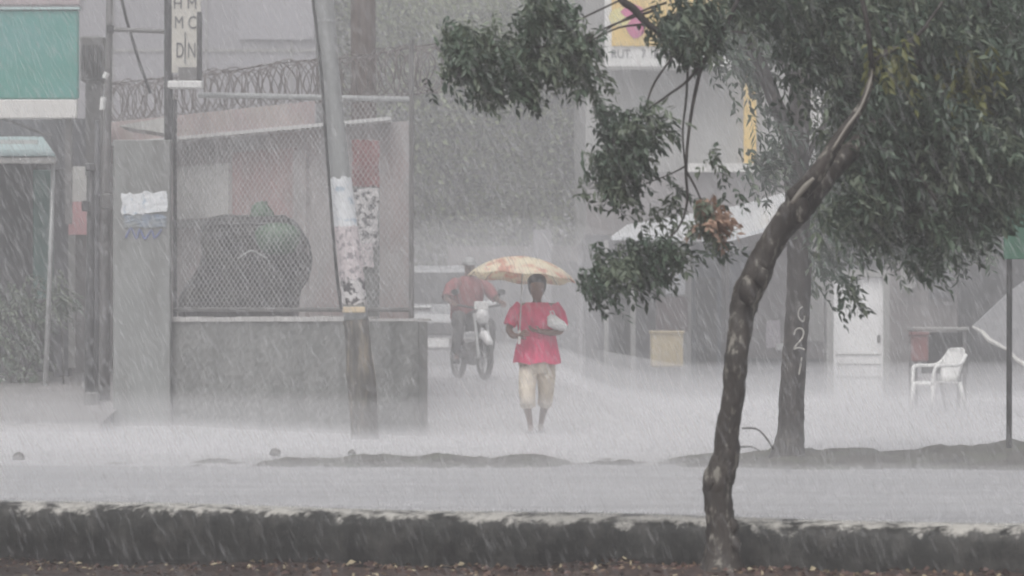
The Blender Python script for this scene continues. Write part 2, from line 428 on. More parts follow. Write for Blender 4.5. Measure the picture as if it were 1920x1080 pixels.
# tall panel at left of the fence
pan = thing('concrete_panel', 'tall pale concrete wall panel between the steel posts and the chain-link fence', 'wall', at(265,780,37.4))
mb = MB(); mb.pbox(212, 319, 262, 815, 37.4, .18, bev=.01); mb.build('wall_body', M['panelconc'], pan)
def sheet(mb, px0, px1, py0, py1, Y, mi=0, wav=.006, seed=1, nx=6, nz=6):
    r = random.Random(seed); o = len(mb.v)
    for j in range(nz+1):
        for i in range(nx+1):
            p = at(lerp(px0,px1,i/nx), lerp(py1,py0,j/nz), Y); edge = (i in (0,nx) or j in (0,nz))
            mb.v.append((p.x+(r.uniform(-.012,.012) if edge else 0), p.y-.006-r.uniform(0,wav), p.z+(r.uniform(-.015,.015) if edge else 0)))
    for j in range(nz):
        for i in range(nx): mb.face([o+j*(nx+1)+i, o+j*(nx+1)+i+1, o+(j+1)*(nx+1)+i+1, o+(j+1)*(nx+1)+i], mi)
mb = MB(); sheet(mb, 228, 272, 362, 402, 37.398, seed=2); mb.build('poster', M['paper'], pan)
mb = MB(); sheet(mb, 268, 313, 360, 398, 37.392, seed=3); mb.build('poster', M['paper'], pan)
mb = MB(); sheet(mb, 232, 312, 403, 426, 37.395, seed=4); mb.build('faded_poster', mat('blue_faded_paper',(.20,.25,.33),.6,.3,8,.1,second=(.25,.27,.27),thr=.52,scale2=6), pan)
mb = MB(); gr = random.Random(4)
pts = [(236,446),(246,428),(256,447),(262,430),(272,448),(284,432),(290,446),(303,430)]
mb.tube([Vector((p.x, 37.392, p.z)) for p in [at(a,b,37.4) for a,b in spline(pts,4)]], .012, 5)
mb.build('graffiti', M['graffiti'], pan)

# ------------------------------------------------------------------ pink house behind the fence with razor wire
HA = Vector((X(205,44.4),44.4,0)); HB = Vector((X(832,38.0),38.0,0))
hd = HB-HA; HL = hd.length; hu = hd/HL; hn = Vector((hu.y,-hu.x,0))
if hn.y > 0: hn = -hn
def hp(u, off, z): return HA+hu*u-hn*off+Vector((0,0,z))
def hbox(mb, u0, u1, o0, o1, z0, z1, mi=0):
    P = [hp(u,o,z) for z in (z0,z1) for (u,o) in ((u0,o0),(u1,o0),(u1,o1),(u0,o1))]
    mb.add(P, [(3,2,1,0),(4,5,6,7),(0,1,5,4),(1,2,6,5),(2,3,7,6),(3,0,4,7)], mi)
def hu_of(px):
    return min((abs(960+hp(HL*k/600,0,0).x/hp(HL*k/600,0,0).y*F-px), HL*k/600) for k in range(601))[1]
hou = thing('house', 'grey and pink single storey house behind the chain-link fence', 'house', HA)
hbx = hu_of(770)
def hprism(mb, u0, u1, z0, z1, off=0, dep=3.0):
    a = hp(u0,off,0); b = hp(u1,off,0); c = b*(1+dep/b.y); d = a+Vector((.2,dep,0))
    mb.add([(p.x,p.y,z) for z in (z0,z1) for p in (a,b,c,d)], [(3,2,1,0),(4,5,6,7),(0,1,5,4),(1,2,6,5),(2,3,7,6),(3,0,4,7)])
mb = MB(); hprism(mb, 0, hbx, 0, 3.66); mb.build('wall', M['housewall'], hou)
mb = MB(); hprism(mb, -.25, hu_of(628), 3.70, 3.98, -.30, 2.5)
mb.build('roof_fascia', M['fascia'], hou)
mb = MB(); hprism(mb, -.25, hbx+.05, 3.655, 3.698, -.315, .6); mb.build('roof_edge', M['white'], hou)
mb = MB(); hbox(mb, hu_of(440), hu_of(556), -.035, .0, 2.45, 3.45); mb.build('pink_panel', M['pinkwall'], hou)
w = None
mb = MB(); hbox(mb, hu_of(330), hu_of(434), -.05, 0, 2.62, 3.32); win = mb.build('window', M['offwhite'], hou)
mb = MB(); hbox(mb, hu_of(324), hu_of(440), -.07, 0, 2.50, 2.60); mb.build('sill', M['greybldg2'], win)
mb = MB(); hbox(mb, hu_of(556), hu_of(580), -.06, 0, .2, 3.4); mb.build('pilaster', M['housewall'], hou)
mb = MB(); a = [at(222,236,41.5), at(312,219,40.6), at(312,250,40.6)]
bk = Vector((.0,1.2,.0))
mb.add([a[0],a[2],a[1],a[0]+bk,a[2]+bk,a[1]+bk], [(0,1,2),(5,4,3),(0,3,4,1),(1,4,5,2),(2,5,3,0)]); mb.build('eave', M['offwhite'], hou)

raz = thing('razor_wire', 'coiled rusty razor wire running along the top of the pink house', 'razor wire', hp(0,0,4))
mb = MB(); rr = random.Random(7)
Lc = HL+.15
for hand in (1,-1):
    pts = []; turns = 44; seg = 18
    for i in range(turns*seg+1):
        t = i/(turns*seg); a = hand*2*math.pi*i/seg+.6*hand; w_ = 1+.12*math.sin(t*37+hand)+.05*math.sin(t*91)
        pts.append(hp(-.35+Lc*t+.05*math.sin(i*.9), .1+.20*math.cos(a)*w_, 4.27+.015*math.sin(t*23)+.28*math.sin(a)*w_))
    mb.tube(pts, .0085, 4)
mb.build('coil', M['rust'], raz)
mb = MB(); mb.tube([hp(-.4+Lc*t,.1,4.545+.02*math.sin(t*14)) for t in lin(0,1,30)], .012, 5); mb.tube([hp(-.4+Lc*t,.1,4.0+.012*math.sin(t*11)) for t in lin(0,1,30)], .007, 5)
mb.build('guide_wire', M['rust'], raz)

# tarpaulin heap between fence and house
hy = 38.4
tp = thing('covered_heap', 'dark tarpaulin-covered heap with a green sheet on top behind the chain-link fence', 'heap', at(460,640,hy))
outl = [(336,575),(344,545),(372,510),(382,480),(383,430),(392,412),(430,406),(480,405),(520,405),(548,414),(566,432),(576,462),(578,500),(566,530),(558,575)]
mb = MB(); nl = 7; tr_ = random.Random(9)
rows = []
for k in range(nl):
    t = k/(nl-1); a = (t-.5)*math.pi; sc = .80+.20*math.cos(a)
    row = []
    for (px, py) in spline(outl, 3):
        c = at(460, 600, hy); p = at(px, py, hy)
        q = Vector((c.x+(p.x-c.x)*sc, hy+math.sin(a)*.85, max(c.z-1.3, c.z+(p.z-c.z)*sc)))
        q.x += tr_.uniform(-.015,.015); q.z += tr_.uniform(-.012,.012); row.append(q)
    row = [Vector((row[0].x,row[0].y,.2))]+row+[Vector((row[-1].x,row[-1].y,.2))]
    rows.append(row)
mb.loft(rows); mb.build('tarpaulin', M['tarp'], tp)
mb = MB(); c = at(520,448,hy-.86)
rings = []
for (k, d) in ((1.0,0.06),(.95,.0),(.72,-.06),(.35,-.10),(.05,-.11)):
    ring = []
    for i in range(16):
        a = 2*math.pi*i/16; ring.append((c.x+.26*k*math.cos(a)*(1.05+.1*math.sin(3*a)), c.y+.0+d, c.z+.22*k*math.sin(a)*(1+.1*math.cos(2*a))))
    rings.append(ring)
mb.loft(rings[::-1]); mb.build('green_sheet', M['greentarp'], tp, True)
mb = MB(); c = at(490,393,hy)
mb.eloft([(c.x,c.y,c.z-.15,.17,.2),(c.x+.01,c.y,c.z-.03,.14,.16),(c.x-.02,c.y,c.z+.05,.10,.12),(c.x+.02,c.y,c.z+.10,.05,.06)], 9); mb.build('bundle', M['greentarp'], tp, True)
mb = MB(); mb.tube([at(a,b,hy-.3) for a,b in spline([(540,410),(570,440),(583,480),(577,520),(560,545)],5)], .018, 6); mb.build('hoop', M['darkmetal'], tp)
mb = MB(); mb.tube([at(a,b,hy-.9) for a,b in spline([(446,485),(470,470),(488,478),(500,484)],4)], .012, 5); mb.build('strap', M['galv'], tp)
for k in (1,3,5):
    mb = MB(); mb.tube([rows[k][i]+Vector((0,-.012,.01)) for i in range(1,len(rows[k])-1)], .011, 5); mb.build('rope', M['midmetal'], tp)

# ------------------------------------------------------------------ poles
def pole_axis(path, n=5): return [(at(a,b,Y), w*Y/F/2) for (a,b,Y,w) in spline(path, n)]
UP = [(596,-260,33.6,36),(608,0,33.6,37),(619,150,33.6,38),(634,300,33.6,39),(648,420,33.6,40),(660,520,33.6,42),(668,600,33.6,46),(676,700,33.6,50),(686,830,33.6,54)]
ax = pole_axis(UP)
up = thing('utility_pole', 'leaning pale concrete utility pole wrapped in white flyers in front of the fence', 'utility pole', ax[-1][0])
k585 = [i for i,(p,r) in enumerate(ax) if p.z > Z(586,33.6)][-1]
mb = MB(); mb.tube([p for p,r in ax[:k585+2]], [r for p,r in ax[:k585+2]], 18, rough=.01, rng=rnd); mb.build('shaft', M['poleconc'], up, True)
mb = MB(); mb.tube([p for p,r in ax[k585+1:]], [r*rnd.uniform(.98,1.06) for p,r in ax[k585+1:]], 18, rough=.05, rng=rnd); mb.build('stained_base', M['polebase'], up, True)
def pole_at(py):
    z = Z(py,33.6)
    for (p,r),(q,s) in zip(ax, ax[1:]):
        if q.z <= z <= p.z:
            t = (p.z-z)/(p.z-q.z); return p.lerp(q,t), lerp(r,s,t)
def wrap(mb, py0, py1, a0, a1, seed, ex=.006):
    r = random.Random(seed); nz_, na = 8, 14; o = len(mb.v)
    for j in range(nz_+1):
        p, rad = pole_at(lerp(py0,py1,j/nz_))
        for i in range(na+1):
            a = R(lerp(a0,a1,i/na)); e = ex+r.uniform(0,.006)
            jz = r.uniform(-.02,.02) if j in (0,nz_) else 0
            mb.v.append((p.x+(rad+e)*math.sin(a), p.y-(rad+e)*math.cos(a), p.z+jz))
    for j in range(nz_):
        for i in range(na): mb.face([o+j*(na+1)+i, o+(j+1)*(na+1)+i, o+(j+1)*(na+1)+i+1, o+j*(na+1)+i+1])
for (a,b,c,d,mt,ex) in ((334,428,-85,85,'paper',.008),(424,476,-80,88,'paper2',.012),(470,526,-95,80,'paper2',.009),(518,572,-90,80,'print',.007)):
    mb = MB(); wrap(mb,a,b,c,d,a,ex); mb.build('flyer', M[mt], up)
p, r = pole_at(581)
mb = MB(); mb.box(p.x-.13,p.x+.11,p.y-r-.035,p.y-r+.02,p.z-.03,p.z+.032,bev=.006); mb.build('clamp_board', M['tanwood'], up)
p, r = pole_at(40); mb = MB(); mb.tube([p+Vector((0,0,-.012)),p+Vector((0,0,.012))], r+.006, 16); mb.build('band', M['galv'], up)
mb = MB(); mb.tube([at(a,b,33.42) for a,b in spline([(576,-260),(586,-20),(592,40),(602,130),(614,300),(624,430),(632,520),(640,580)],5)], .017, 6); mb.build('cable', M['cable'], up)

wp = thing('wooden_pole', 'thick dark wooden pole with a red band and torn posters behind the fence', 'pole', at(682,700,37.0))
mb = MB(); pts = lin(-260, 760, 16); mb.tube([at(681+.004*y, y, 40.6) if y < 215 else at(681+.004*y, y, 40.6) for y in pts], [.165+rnd.uniform(-.006,.006) for y in pts], 12, rough=.03, rng=rnd); mb.build('shaft', M['oldwood'], wp, True)
# poster column fixed in front of the house corner
ps = thing('poster_pillar', 'square pillar painted red at the top and covered in torn posters beside the leaning pole', 'pillar', at(684,640,36.9))
mb = MB(); mb.pbox(662, 710, 262, 760, 36.9, .28, bev=.01); mb.build('shaft', M['concrete'], ps)
mb = MB(); sheet(mb, 661, 711, 262, 350, 36.89, seed=11, wav=.004); mb.build('red_panel', M['red'], ps)
for i,(a,b,c,d,mt) in enumerate(((664,709,352,398,'print'),(666,708,396,462,'print'),(664,700,458,500,'paper2'))):
    mb = MB(); sheet(mb, a,b,c,d, 36.888-.006*i, seed=20+i); mb.build('poster', M[mt], ps)

# steel posts at left
def post(name, path, label, cat='post', mt='darkmetal', extra=None, Y=38.0, n=8, group='steel posts beside the kiosk'):
    t = thing(name, label, cat, at(path[-1][0], path[-1][1], Y), group)
    mb = MB(); mb.tube([at(a,b,Y) for a,b,w in path], [w*Y/F/2 for a,b,w in path], n, ); mb.build('shaft', M[mt], t, True)
    if extra: extra(t)
    return t
def ex1(t):
    mb = MB(); mb.pbox(160,178,306,320,37.9,.12,bev=.01); mb.build('cap', M['darkmetal'], t)
    mb = MB(); mb.pbox(153,167,376,396,37.85,.1,bev=.01); mb.build('junction_box', M['darkmetal'], t)
    mb = MB(); mb.pbox(158,184,735,768,37.85,.16,bev=.02); mb.build('footing', M['midmetal'], t)
post('steel_post', [(171,312,13),(170,450,15),(168,600,18),(168,775,20)], 'dark steel post with a junction box, nearest the kiosk', extra=ex1)
def ex2(t):
    mb = MB(); mb.pbox(188,208,362,392,38.1,.16,bev=.02); mb.build('meter_box', M['midmetal'], t)
    mb = MB(); mb.tube([at(196,147,38.2), at(201,136,38.2)], [.03,.04], 8); mb.build('insulator', M['white'], t)
    mb = MB(); mb.tube([at(191,206,38.2), at(194,182,38.2)], [.03,.035], 8); mb.build('insulator', M['white'], t)
    mb = MB(); mb.tube([at(206,55,38.3), at(312,59,38.3)], .028, 8); mb.build('crossarm', M['midmetal'], t)
    mb = MB(); mb.pbox(199,212,44,62,38.25,.14,bev=.02); mb.build('clamp', M['darkmetal'], t)
post('steel_post', [(206,-200,13),(205,60,13),(200,300,16),(198,560,18),(196,755,22)], 'tall grey steel post with a meter box and crossarm beside the concrete panel', mt='midmetal', extra=ex2, Y=38.4)
post('steel_post', [(183,225,10),(182,400,11),(180,600,12),(178,770,12)], 'thin grey pipe post between the two thicker steel posts', mt='shade', Y=38.7)
mb = MB(); mb.tube([at(a,b,38.9) for a,b in ((214,-60),(238,40),(262,120),(282,175))], .02, 6)
one('guy_wire', mb, M['cable'], 'slanting dark guy wire above the razor wire at left', 'wire', None)
# grey boxy block behind (transformer)
tf = thing('transformer_box', 'dark grey steel box beside the teal billboard', 'electrical box', at(172,150,40.5))
mb = MB(); mb.pbox(150,196,68,152,40.5,.35,bev=.02); mb.build('casing', M['midmetal'], tf)
mb = MB()
for i in range(5): mb.pbox(154+i*8,158+i*8,84,146,40.45,.05)
mb.build('cooling_fins', M['darkmetal'], tf)
mb = MB(); mb.pbox(160,190,152,330,40.55,.2); mb.build('mounting_post', M['midmetal'], tf)

# vertical shop sign
vs_ = thing('shop_sign', 'tall narrow cream sign with stacked dark letters on a steel post', 'sign', at(316,262,36.6))
mb = MB(); mb.tube([at(316,-200,36.7), at(316,262,36.7)], .05, 8); mb.build('post', M['darkmetal'], vs_)
mb = MB(); mb.pbox(369,378,22,150,36.62,.07,bev=.008); mb.build('frame', M['darkmetal'], vs_)
mb = MB(); mb.pbox(322,376,-200,136,36.66,.05); mb.build('panel', mat('cream_sign',(.56,.54,.49),.5,.15,5,.1), vs_)
mb = MB(); mb.pbox(334,378,126,150,36.64,.08); mb.build('dark_foot', M['midmetal'], vs_)
mb = MB(); mb.pbox(314,379,151,165,36.55,.22,bev=.012); mb.build('base_bar', M['white'], vs_)
mb = MB()
for (s, x0, x1, y0, y1) in (('H M',326,368,-4,16),('M C',328,368,30,54),('D N',331,366,80,108)):
    mb = MB(); p = at(x0, y1, 36.652); put_text(mb, s, p.x, p.y, p.z, X(x1,36.652)-X(x0,36.652), (y1-y0)*36.652/F)
    mb.build('lettering', M['ink'], vs_)
mb = MB(); mb.pbox(346,348,60,120,36.648,.01); mb.build('divider', M['ink'], vs_)

# teal billboard and kiosk
bb = thing('teal_billboard', 'plain teal billboard with a cream strip along its foot', 'billboard', at(60,224,39.6))
mb = MB(); mb.pbox(-140,147,18,186,39.6,.1,bev=.02); mb.build('panel', M['teal'], bb)
mb = MB(); mb.pbox(-140,144,186.5,222,39.59,.1,bev=.01); mb.build('foot_strip', mat('cream_strip',(.70,.69,.67),.5,.08,3,.05), bb)
mb = MB(); mb.pbox(-140,149,13,17.5,39.57,.14); mb.build('frame', M['awning'], bb)
for px in (-60, 122):
    mb = MB(); mb.pbox(px,px+12,222.5,420,39.66,.09); mb.build('support', M['midmetal'], bb)

ki = thing('kiosk', 'dark open kiosk with a pale aqua awning and a teal column', 'kiosk', at(40,740,41.5))
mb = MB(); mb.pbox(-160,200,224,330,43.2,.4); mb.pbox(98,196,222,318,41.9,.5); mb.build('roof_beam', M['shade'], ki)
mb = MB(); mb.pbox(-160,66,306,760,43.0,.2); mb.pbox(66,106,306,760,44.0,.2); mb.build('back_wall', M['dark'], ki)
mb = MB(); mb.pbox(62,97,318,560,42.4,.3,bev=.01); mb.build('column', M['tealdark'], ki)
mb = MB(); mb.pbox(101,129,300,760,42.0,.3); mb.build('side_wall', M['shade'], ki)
mb = MB(); a0 = at(-160,256,43.2); a1 = at(80,256,43.2); b0 = at(-160,292,40.2); b1 = at(104,291,40.2)
th = Vector((0,0,-.03))
mb.add([b0,b1,a1,a0,b0+th,b1+th,a1+th,a0+th], [(0,1,2,3),(7,6,5,4),(0,4,5,1),(1,5,6,2),(2,6,7,3),(3,7,4,0)]); mb.build('awning', M['awning'], ki)
mb = MB(); mb.pbox(-160,104,291.5,306,40.2,.08,bev=.008); mb.build('awning_beam', M['offwhite'], ki)
mb = MB(); mb.pbox(-160,70,262,270,40.9,.05); mb.build('awning_rail', M['white'], ki)
mb = MB(); mb.tube([at(100,306,40.3), at(94,500,40.3), at(84,752,40.3)], [.026,.03,.034], 8); mb.build('awning_post', M['galv'], ki, True)
mb = MB(); mb.tube([at(-160,236,40.0), at(-20,212,40.2), at(95,256,40.2)], .02, 6); mb.build('stay', M['midmetal'], ki)
si = thing('wall_sign', 'small pale sign with a pink lower half between the kiosk and the steel post', 'sign', at(145,440,41.4))
mb = MB(); mb.pbox(129,162,312,378,41.4,.05); mb.build('panel', M['offwhite'], si)
mb = MB(); mb.pbox(128,163,378.5,440,41.39,.05); mb.build('pink_panel', mat('pink_sign',(.62,.33,.34),.5,.1,4,0), si)
mb = MB(); mb.pbox(128,140,440.5,690,41.42,.05); mb.build('sign_post', M['greybldg2'], si)
bw = MB(); bw.pbox(125,210,306,790,43.8,.2)
one('back_fence', bw, M['lilac'], 'dim lilac-grey board wall seen between the kiosk and the steel posts', 'wall')

# ------------------------------------------------------------------ foliage helpers
def leaf(mb, c, d, nrm, l, w, mi):
    s = d.cross(nrm)
    if s.length < 1e-5: s = d.orthogonal()
    s.normalize(); up_ = s.cross(d).normalized()*w*.35
    mb.add([c, c+d*l*.45+s*w+up_, c+d*l, c+d*l*.45-s*w+up_], [(0,1,2,3)], mi)
def spray(mb, c, d, r, ln, nl, ll, lw, mi):
    side = d.cross(Vector((r.gauss(0,1),r.gauss(0,1),r.gauss(0,1)))).normalized()
    bend = Vector((.25,0,-.5))
    p = c.copy(); dd = d.copy()
    for k in range(nl):
        dd = (dd+bend*(.9/nl)).normalized(); p = p+dd*(ln/nl)
        for s in (1,-1):
            ld = (dd*.75+side*s*.75+Vector((.15+r.gauss(0,.18),r.gauss(0,.18),-.25+r.gauss(0,.18)))).normalized()
            nrm = Vector((r.gauss(0,.7),r.gauss(0,.7),1)).normalized()
            leaf(mb, p, ld, nrm, ll*r.uniform(.5,1.3), lw*r.uniform(.6,1.3), mi)
def cluster(mb, r, cx, cy, rx, ry, Y, rd, n, ln=.26, nl=6, ll=.06, lw=.011, mis=(0,0,1,1,2), dirm=(.35,0,-.7), clump=5):
    """n sprays grouped in clumps inside an ellipsoid measured round a point"""
    cen = at(cx, cy, Y); sx = rx*Y/F; sz = ry*Y/F
    done = 0
    while done < n:
        while True:
            q = Vector((r.uniform(-1,1), r.uniform(-1,1), r.uniform(-1,1)))
            if q.length <= 1: break
        cc = cen+Vector((q.x*sx, q.y*rd, q.z*sz)); mi0 = r.choice(mis)
        for k in range(r.randint(max(1,clump-2), clump+2)):
            c = cc+Vector((r.gauss(0,.2*ln), r.gauss(0,.2*ln), r.gauss(0,.2*ln)))
            d = (Vector(dirm)+Vector((r.gauss(0,.55), r.gauss(0,.6), r.gauss(0,.45)))).normalized()
            spray(mb, c-d*ln*.4, d, r, ln*r.uniform(.7,1.15), nl, ll, lw, mi0 if r.random() < .7 else r.choice(mis)); done += 1
LM = [M['leafA'],M['leafB'],M['leafC'],M['leafY'],M['leafR']]

# ------------------------------------------------------------------ near tree
def ppath(path, n=4): return [(at(a,b,Y), w*Y/F/2) for (a,b,Y,w) in spline(path, n)]
def limb(mb, path, n=4, sides=9, rough=.06):
    q = ppath(path, n); mb.tube([p for p,r in q], [max(r,.002) for p,r in q], sides, rough=rough, rng=rnd)
t1 = thing('leaning_tree', 'near tree with a crooked leaning trunk standing in front of the kerb', 'tree', at(1352,1075,13.9))
mb = MB()
limb(mb, [(1350,1140,13.88,120),(1352,1085,13.88,92),(1354,1035,13.9,70),(1352,985,13.9,56),(1347,945,13.9,53),(1347,900,13.9,58),(1362,855,13.9,51),(1364,810,13.9,44),(1375,740,13.9,43),(1381,670,13.9,44),(1390,605,13.95,46),(1398,560,14,54),(1421,508,14,54),(1440,468,14,48),(1468,423,14,50),(1498,388,14,56),(1532,350,14,48),(1560,318,14.1,40),(1600,280,14.2,36),(1650,235,14.4,38),(1720,180,14.6,34),(1800,120,14.9,30),(1880,70,15.2,24),(1990,-20,15.5,16)], 5, 16, .07)
kn = random.Random(4)
for (a,b,sz) in ((1332,905,.026),(1372,985,.026),(1404,545,.045),(1426,520,.035),(1500,395,.045),(1376,1020,.03)):
    c = at(a,b,13.86); mb.eloft([(c.x+kn.uniform(-.01,.01),c.y,c.z+z*sz*1.5,sz*k,sz*k) for z,k in ((-1,.1),(-.6,.8),(0,1),(.6,.7),(1,.1))], 9)
mb.build('trunk', M['bark'], t1, True)
mb = MB()
limb(mb, [(1490,372,13.9,40),(1520,340,13.85,34),(1545,305,13.85,30),(1566,270,13.85,26),(1598,225,13.85,20),(1620,190,13.85,16),(1633,150,13.9,13),(1640,112,13.95,10),(1668,92,13.95,8),(1700,84,13.95,6),(1742,48,13.95,4)], 4, 9, .05); mb.build('side_limb', M['bark'], t1, True)
mb = MB()
for (a) in ([(1484,382,13.80,8),(1508,352,13.79,12),(1526,334,13.78,6)],[(1560,282,13.74,5),(1590,235,13.76,7),(1612,205,13.78,6),(1630,160,13.84,5),(1636,128,13.90,2)]):
    limb(mb, a, 4, 6, .1)
mb.build('bare_wood', M['bareW'], t1, True)
mb = MB()   # limbs inside the crown and overhead
limb(mb, [(1634,125,13.9,12),(1628,60,13.8,10),(1610,-20,13.8,9),(1560,-120,13.8,8)],4,7)
limb(mb, [(1640,112,13.9,10),(1690,85,13.9,8),(1730,55,13.9,6),(1790,-30,14,5)],4,6)
limb(mb, [(1720,180,14.6,30),(1712,60,14.6,36),(1700,-60,14.7,34),(1640,-190,14.8,30),(1480,-240,14.6,24),(1330,-190,14.4,20),(1230,-90,14.3,17),(1165,-12,14.2,15),(1190,18,14.2,15),(1215,45,14.2,13),(1260,75,14.2,9)],4,8)
limb(mb, [(1880,70,15.2,22),(1850,140,15,12),(1830,230,14.8,8),(1850,330,14.6,5)],4,7)
limb(mb, [(1800,120,14.9,20),(1820,40,14.7,14),(1880,-10,14.5,10)],4,7)
limb(mb, [(1650,235,14.4,20),(1700,300,14.2,12),(1760,380,14,6)],4,7)
mb.build('limbs', M['bark2'], t1, True)
mb = MB()
twigs = [[(1225,20,14.2,6),(1180,35,14.2,5),(1130,55,14.2,4),(1090,78,14.2,3),(1010,88,14.2,3),(900,86,14.2,2)],
 [(1215,45,14.2,6),(1160,52,14.2,4),(1110,75,14.2,4),(1060,95,14.2,3),(1000,110,14.2,2)],
 [(1230,-20,14.2,5),(1170,-2,14.2,4),(1110,25,14.2,4),(1050,50,14.2,3),(980,40,14.2,2)],
 [(1250,5,14.2,5),(1200,22,14.2,4),(1150,48,14.2,3),(1100,84,14.2,3)],
 [(1400,-40,14.2,9),(1370,30,14.2,9),(1345,80,14.2,8),(1318,120,14.2,8),(1300,190,14.2,7),(1290,260,14.2,6),(1286,320,14.2,6),(1288,380,14.2,5),(1270,430,14.2,4),(1225,470,14.2,3),(1160,520,14.2,2)],
 [(1330,100,14.2,8),(1290,150,14.2,6),(1250,180,14.2,5),(1200,220,14.2,4),(1160,290,14.2,3)],
 [(1290,110,14.25,5),(1287,180,14.25,5),(1280,250,14.25,4),(1286,320,14.25,4)],
 [(1262,105,14.2,5),(1230,150,14.2,5),(1215,185,14.2,4),(1200,240,14.2,3)],
 [(1286,320,14.2,5),(1308,360,14.2,4),(1320,400,14.2,3),(1310,450,14.2,2)],
 [(1288,310,14.2,4),(1260,325,14.2,3),(1210,345,14.2,2)],
 [(1345,80,14.2,5),(1360,60,14.2,5),(1400,62,14.2,4)],
 [(1392,803,13.85,3),(1418,804,13.8,3),(1436,820,13.8,3),(1450,842,13.8,2)],
 [(1390,838,13.85,3),(1410,838,13.8,2),(1424,846,13.8,2)]]
for tw in twigs[:-2]: limb(mb, tw, 4, 5, .05)
mb.build('twigs', M['bark2'], t1, True)
for tw in twigs[-2:]:
    mb = MB(); limb(mb, tw, 4, 5, .05); mb.build('root_twig', M['bark2'], t1, True)
r1 = random.Random(21); mb = MB()
C = lambda *a, **k: cluster(mb, r1, *a, **k)
# hanging branch tips left of the trunk
CL = lambda *a, **k: cluster(mb, r1, *a, **{**dict(ln=.15, nl=5, ll=.05, lw=.0095, clump=5), **k})
CL(995,60,30,44,14.3,.2,40); CL(1035,20,52,34,14.2,.2,74); CL(1062,85,30,46,14.2,.2,66); CL(1030,125,44,34,14.2,.2,50)
CL(856,72,26,30,14.2,.15,34); CL(905,60,14,10,14.2,.1,4,mis=(2,)); CL(842,130,10,26,14.2,.1,5); CL(980,165,12,16,14.2,.1,4); CL(1075,150,20,16,14.2,.1,6); CL(872,118,34,36,14.2,.2,50); CL(930,138,44,28,14.2,.2,50); CL(958,104,22,24,14.2,.2,14); CL(905,85,40,26,14.2,.15,24,mis=(1,2,2))
CL(1000,160,40,18,14.2,.15,16); CL(905,168,16,18,14.2,.1,8); CL(1110,160,24,24,14.2,.15,9,mis=(1,2)); CL(1090,110,26,60,14.2,.15,20,mis=(1,2,0))
CL(1285,30,60,42,14.25,.22,110); CL(1268,72,36,24,14.2,.2,44); CL(1318,62,34,34,14.2,.2,48)
CL(1128,205,26,28,14.2,.15,18); CL(1165,255,38,46,14.2,.18,52); CL(1130,320,44,40,14.2,.2,80); CL(1175,300,34,40,14.2,.18,46); CL(1222,232,26,24,14.2,.15,26); CL(1160,365,30,14,14.2,.15,14)
CL(1215,480,60,34,14.2,.2,62); CL(1140,505,42,32,14.2,.2,48); CL(1106,540,12,30,14.2,.1,16); CL(1255,452,36,24,14.25,.18,26); CL(1240,398,28,22,14.25,.15,10); CL(1268,370,14,30,14.3,.15,5)
CL(1330,455,20,18,14.2,.12,7); CL(1345,292,24,8,14.2,.1,4); CL(1345,365,26,20,14.2,.12,4); CL(1225,515,50,14,14.2,.15,14)
# main crown at right
C(1720,90,250,150,14.8,.9,760,ln=.3); C(1850,205,140,125,14.6,.8,430,ln=.3); C(1700,240,150,110,14.5,.7,330,ln=.3)
C(1780,300,120,75,14.4,.6,230,ln=.3); C(1840,300,55,46,14.3,.5,100,ln=.26); C(1630,130,50,90,14.9,.6,110); C(1640,310,80,60,14.4,.5,120); C(1580,20,90,55,14.9,.6,130)
C(1745,425,36,40,14.3,.3,30); C(1690,400,70,50,14.6,.4,60,ln=.2); C(1800,390,50,46,14.6,.4,50,ln=.2); C(1735,500,16,24,14.3,.15,9,ln=.16); C(1640,372,56,30,14.3,.3,40); C(1570,392,32,34,14.3,.3,22); CL(1580,530,14,18,14.2,.1,5); CL(1598,556,8,10,14.2,.1,3)
C(1800,140,34,45,14.0,.12,12,mis=(3,3,1)); C(1685,95,26,14,13.8,.1,7,mis=(3,1)); C(1440,10,70,40,14.9,.5,70)
C(1780,-70,320,80,15,1.0,300); C(1400,-60,160,50,14.5,.5,120); C(1820,60,160,120,16.2,.6,300,ln=.3)
mb.build('crown', LM, t1)
mb = MB(); cluster(mb, r1, 1328, 405, 30, 34, 14.0, .10, 66, ln=.10, nl=5, ll=.045, lw=.01, mis=(4,4,4,4,2,1), clump=3); mb.build('dead_leaves', LM, t1)

# ------------------------------------------------------------------ second tree on the mound
t2 = thing('upright_tree', 'upright tree with a painted 2 and 1 on its trunk standing on the dirt mound', 'tree', at(1480,845,27))
mb = MB()
limb(mb, [(1476,880,27,90),(1478,848,27,66),(1482,815,27,52),(1484,760,27,48),(1488,690,27,46),(1493,620,27,46),(1497,560,27,46),(1499,500,27,46),(1498,440,27,46),(1495,380,27,46),(1493,320,27,46),(1494,260,27,48),(1499,190,27,42),(1505,110,27,36),(1500,20,27,28),(1490,-80,27,22)],5,14,.04)
mb.build('trunk', M['bark2'], t2, True)
mb = MB()
limb(mb, [(1494,290,27,36),(1470,230,27,30),(1445,170,27,28),(1420,110,27,28),(1395,50,27,26),(1375,-20,27,22),(1350,-120,27,18)],4,9)
limb(mb, [(1470,225,26.9,16),(1440,150,26.9,16),(1415,80,26.9,14),(1400,0,26.9,12)],4,8)
limb(mb, [(1498,170,27,16),(1470,120,27,14),(1450,60,27,12),(1440,-20,27,10)],4,8)
limb(mb, [(1500,330,27,14),(1530,260,27,10),(1570,200,27,8),(1620,150,27,6)],4,7)
limb(mb, [(1497,420,27,14),(1540,380,27,10),(1600,350,27,8)],4,7)
limb(mb, [(1488,330,27,10),(1465,320,27,8),(1440,310,27,6)],4,7)
mb.build('limbs', M['bark2'], t2, True)
mb = MB()
Yp = 26.885
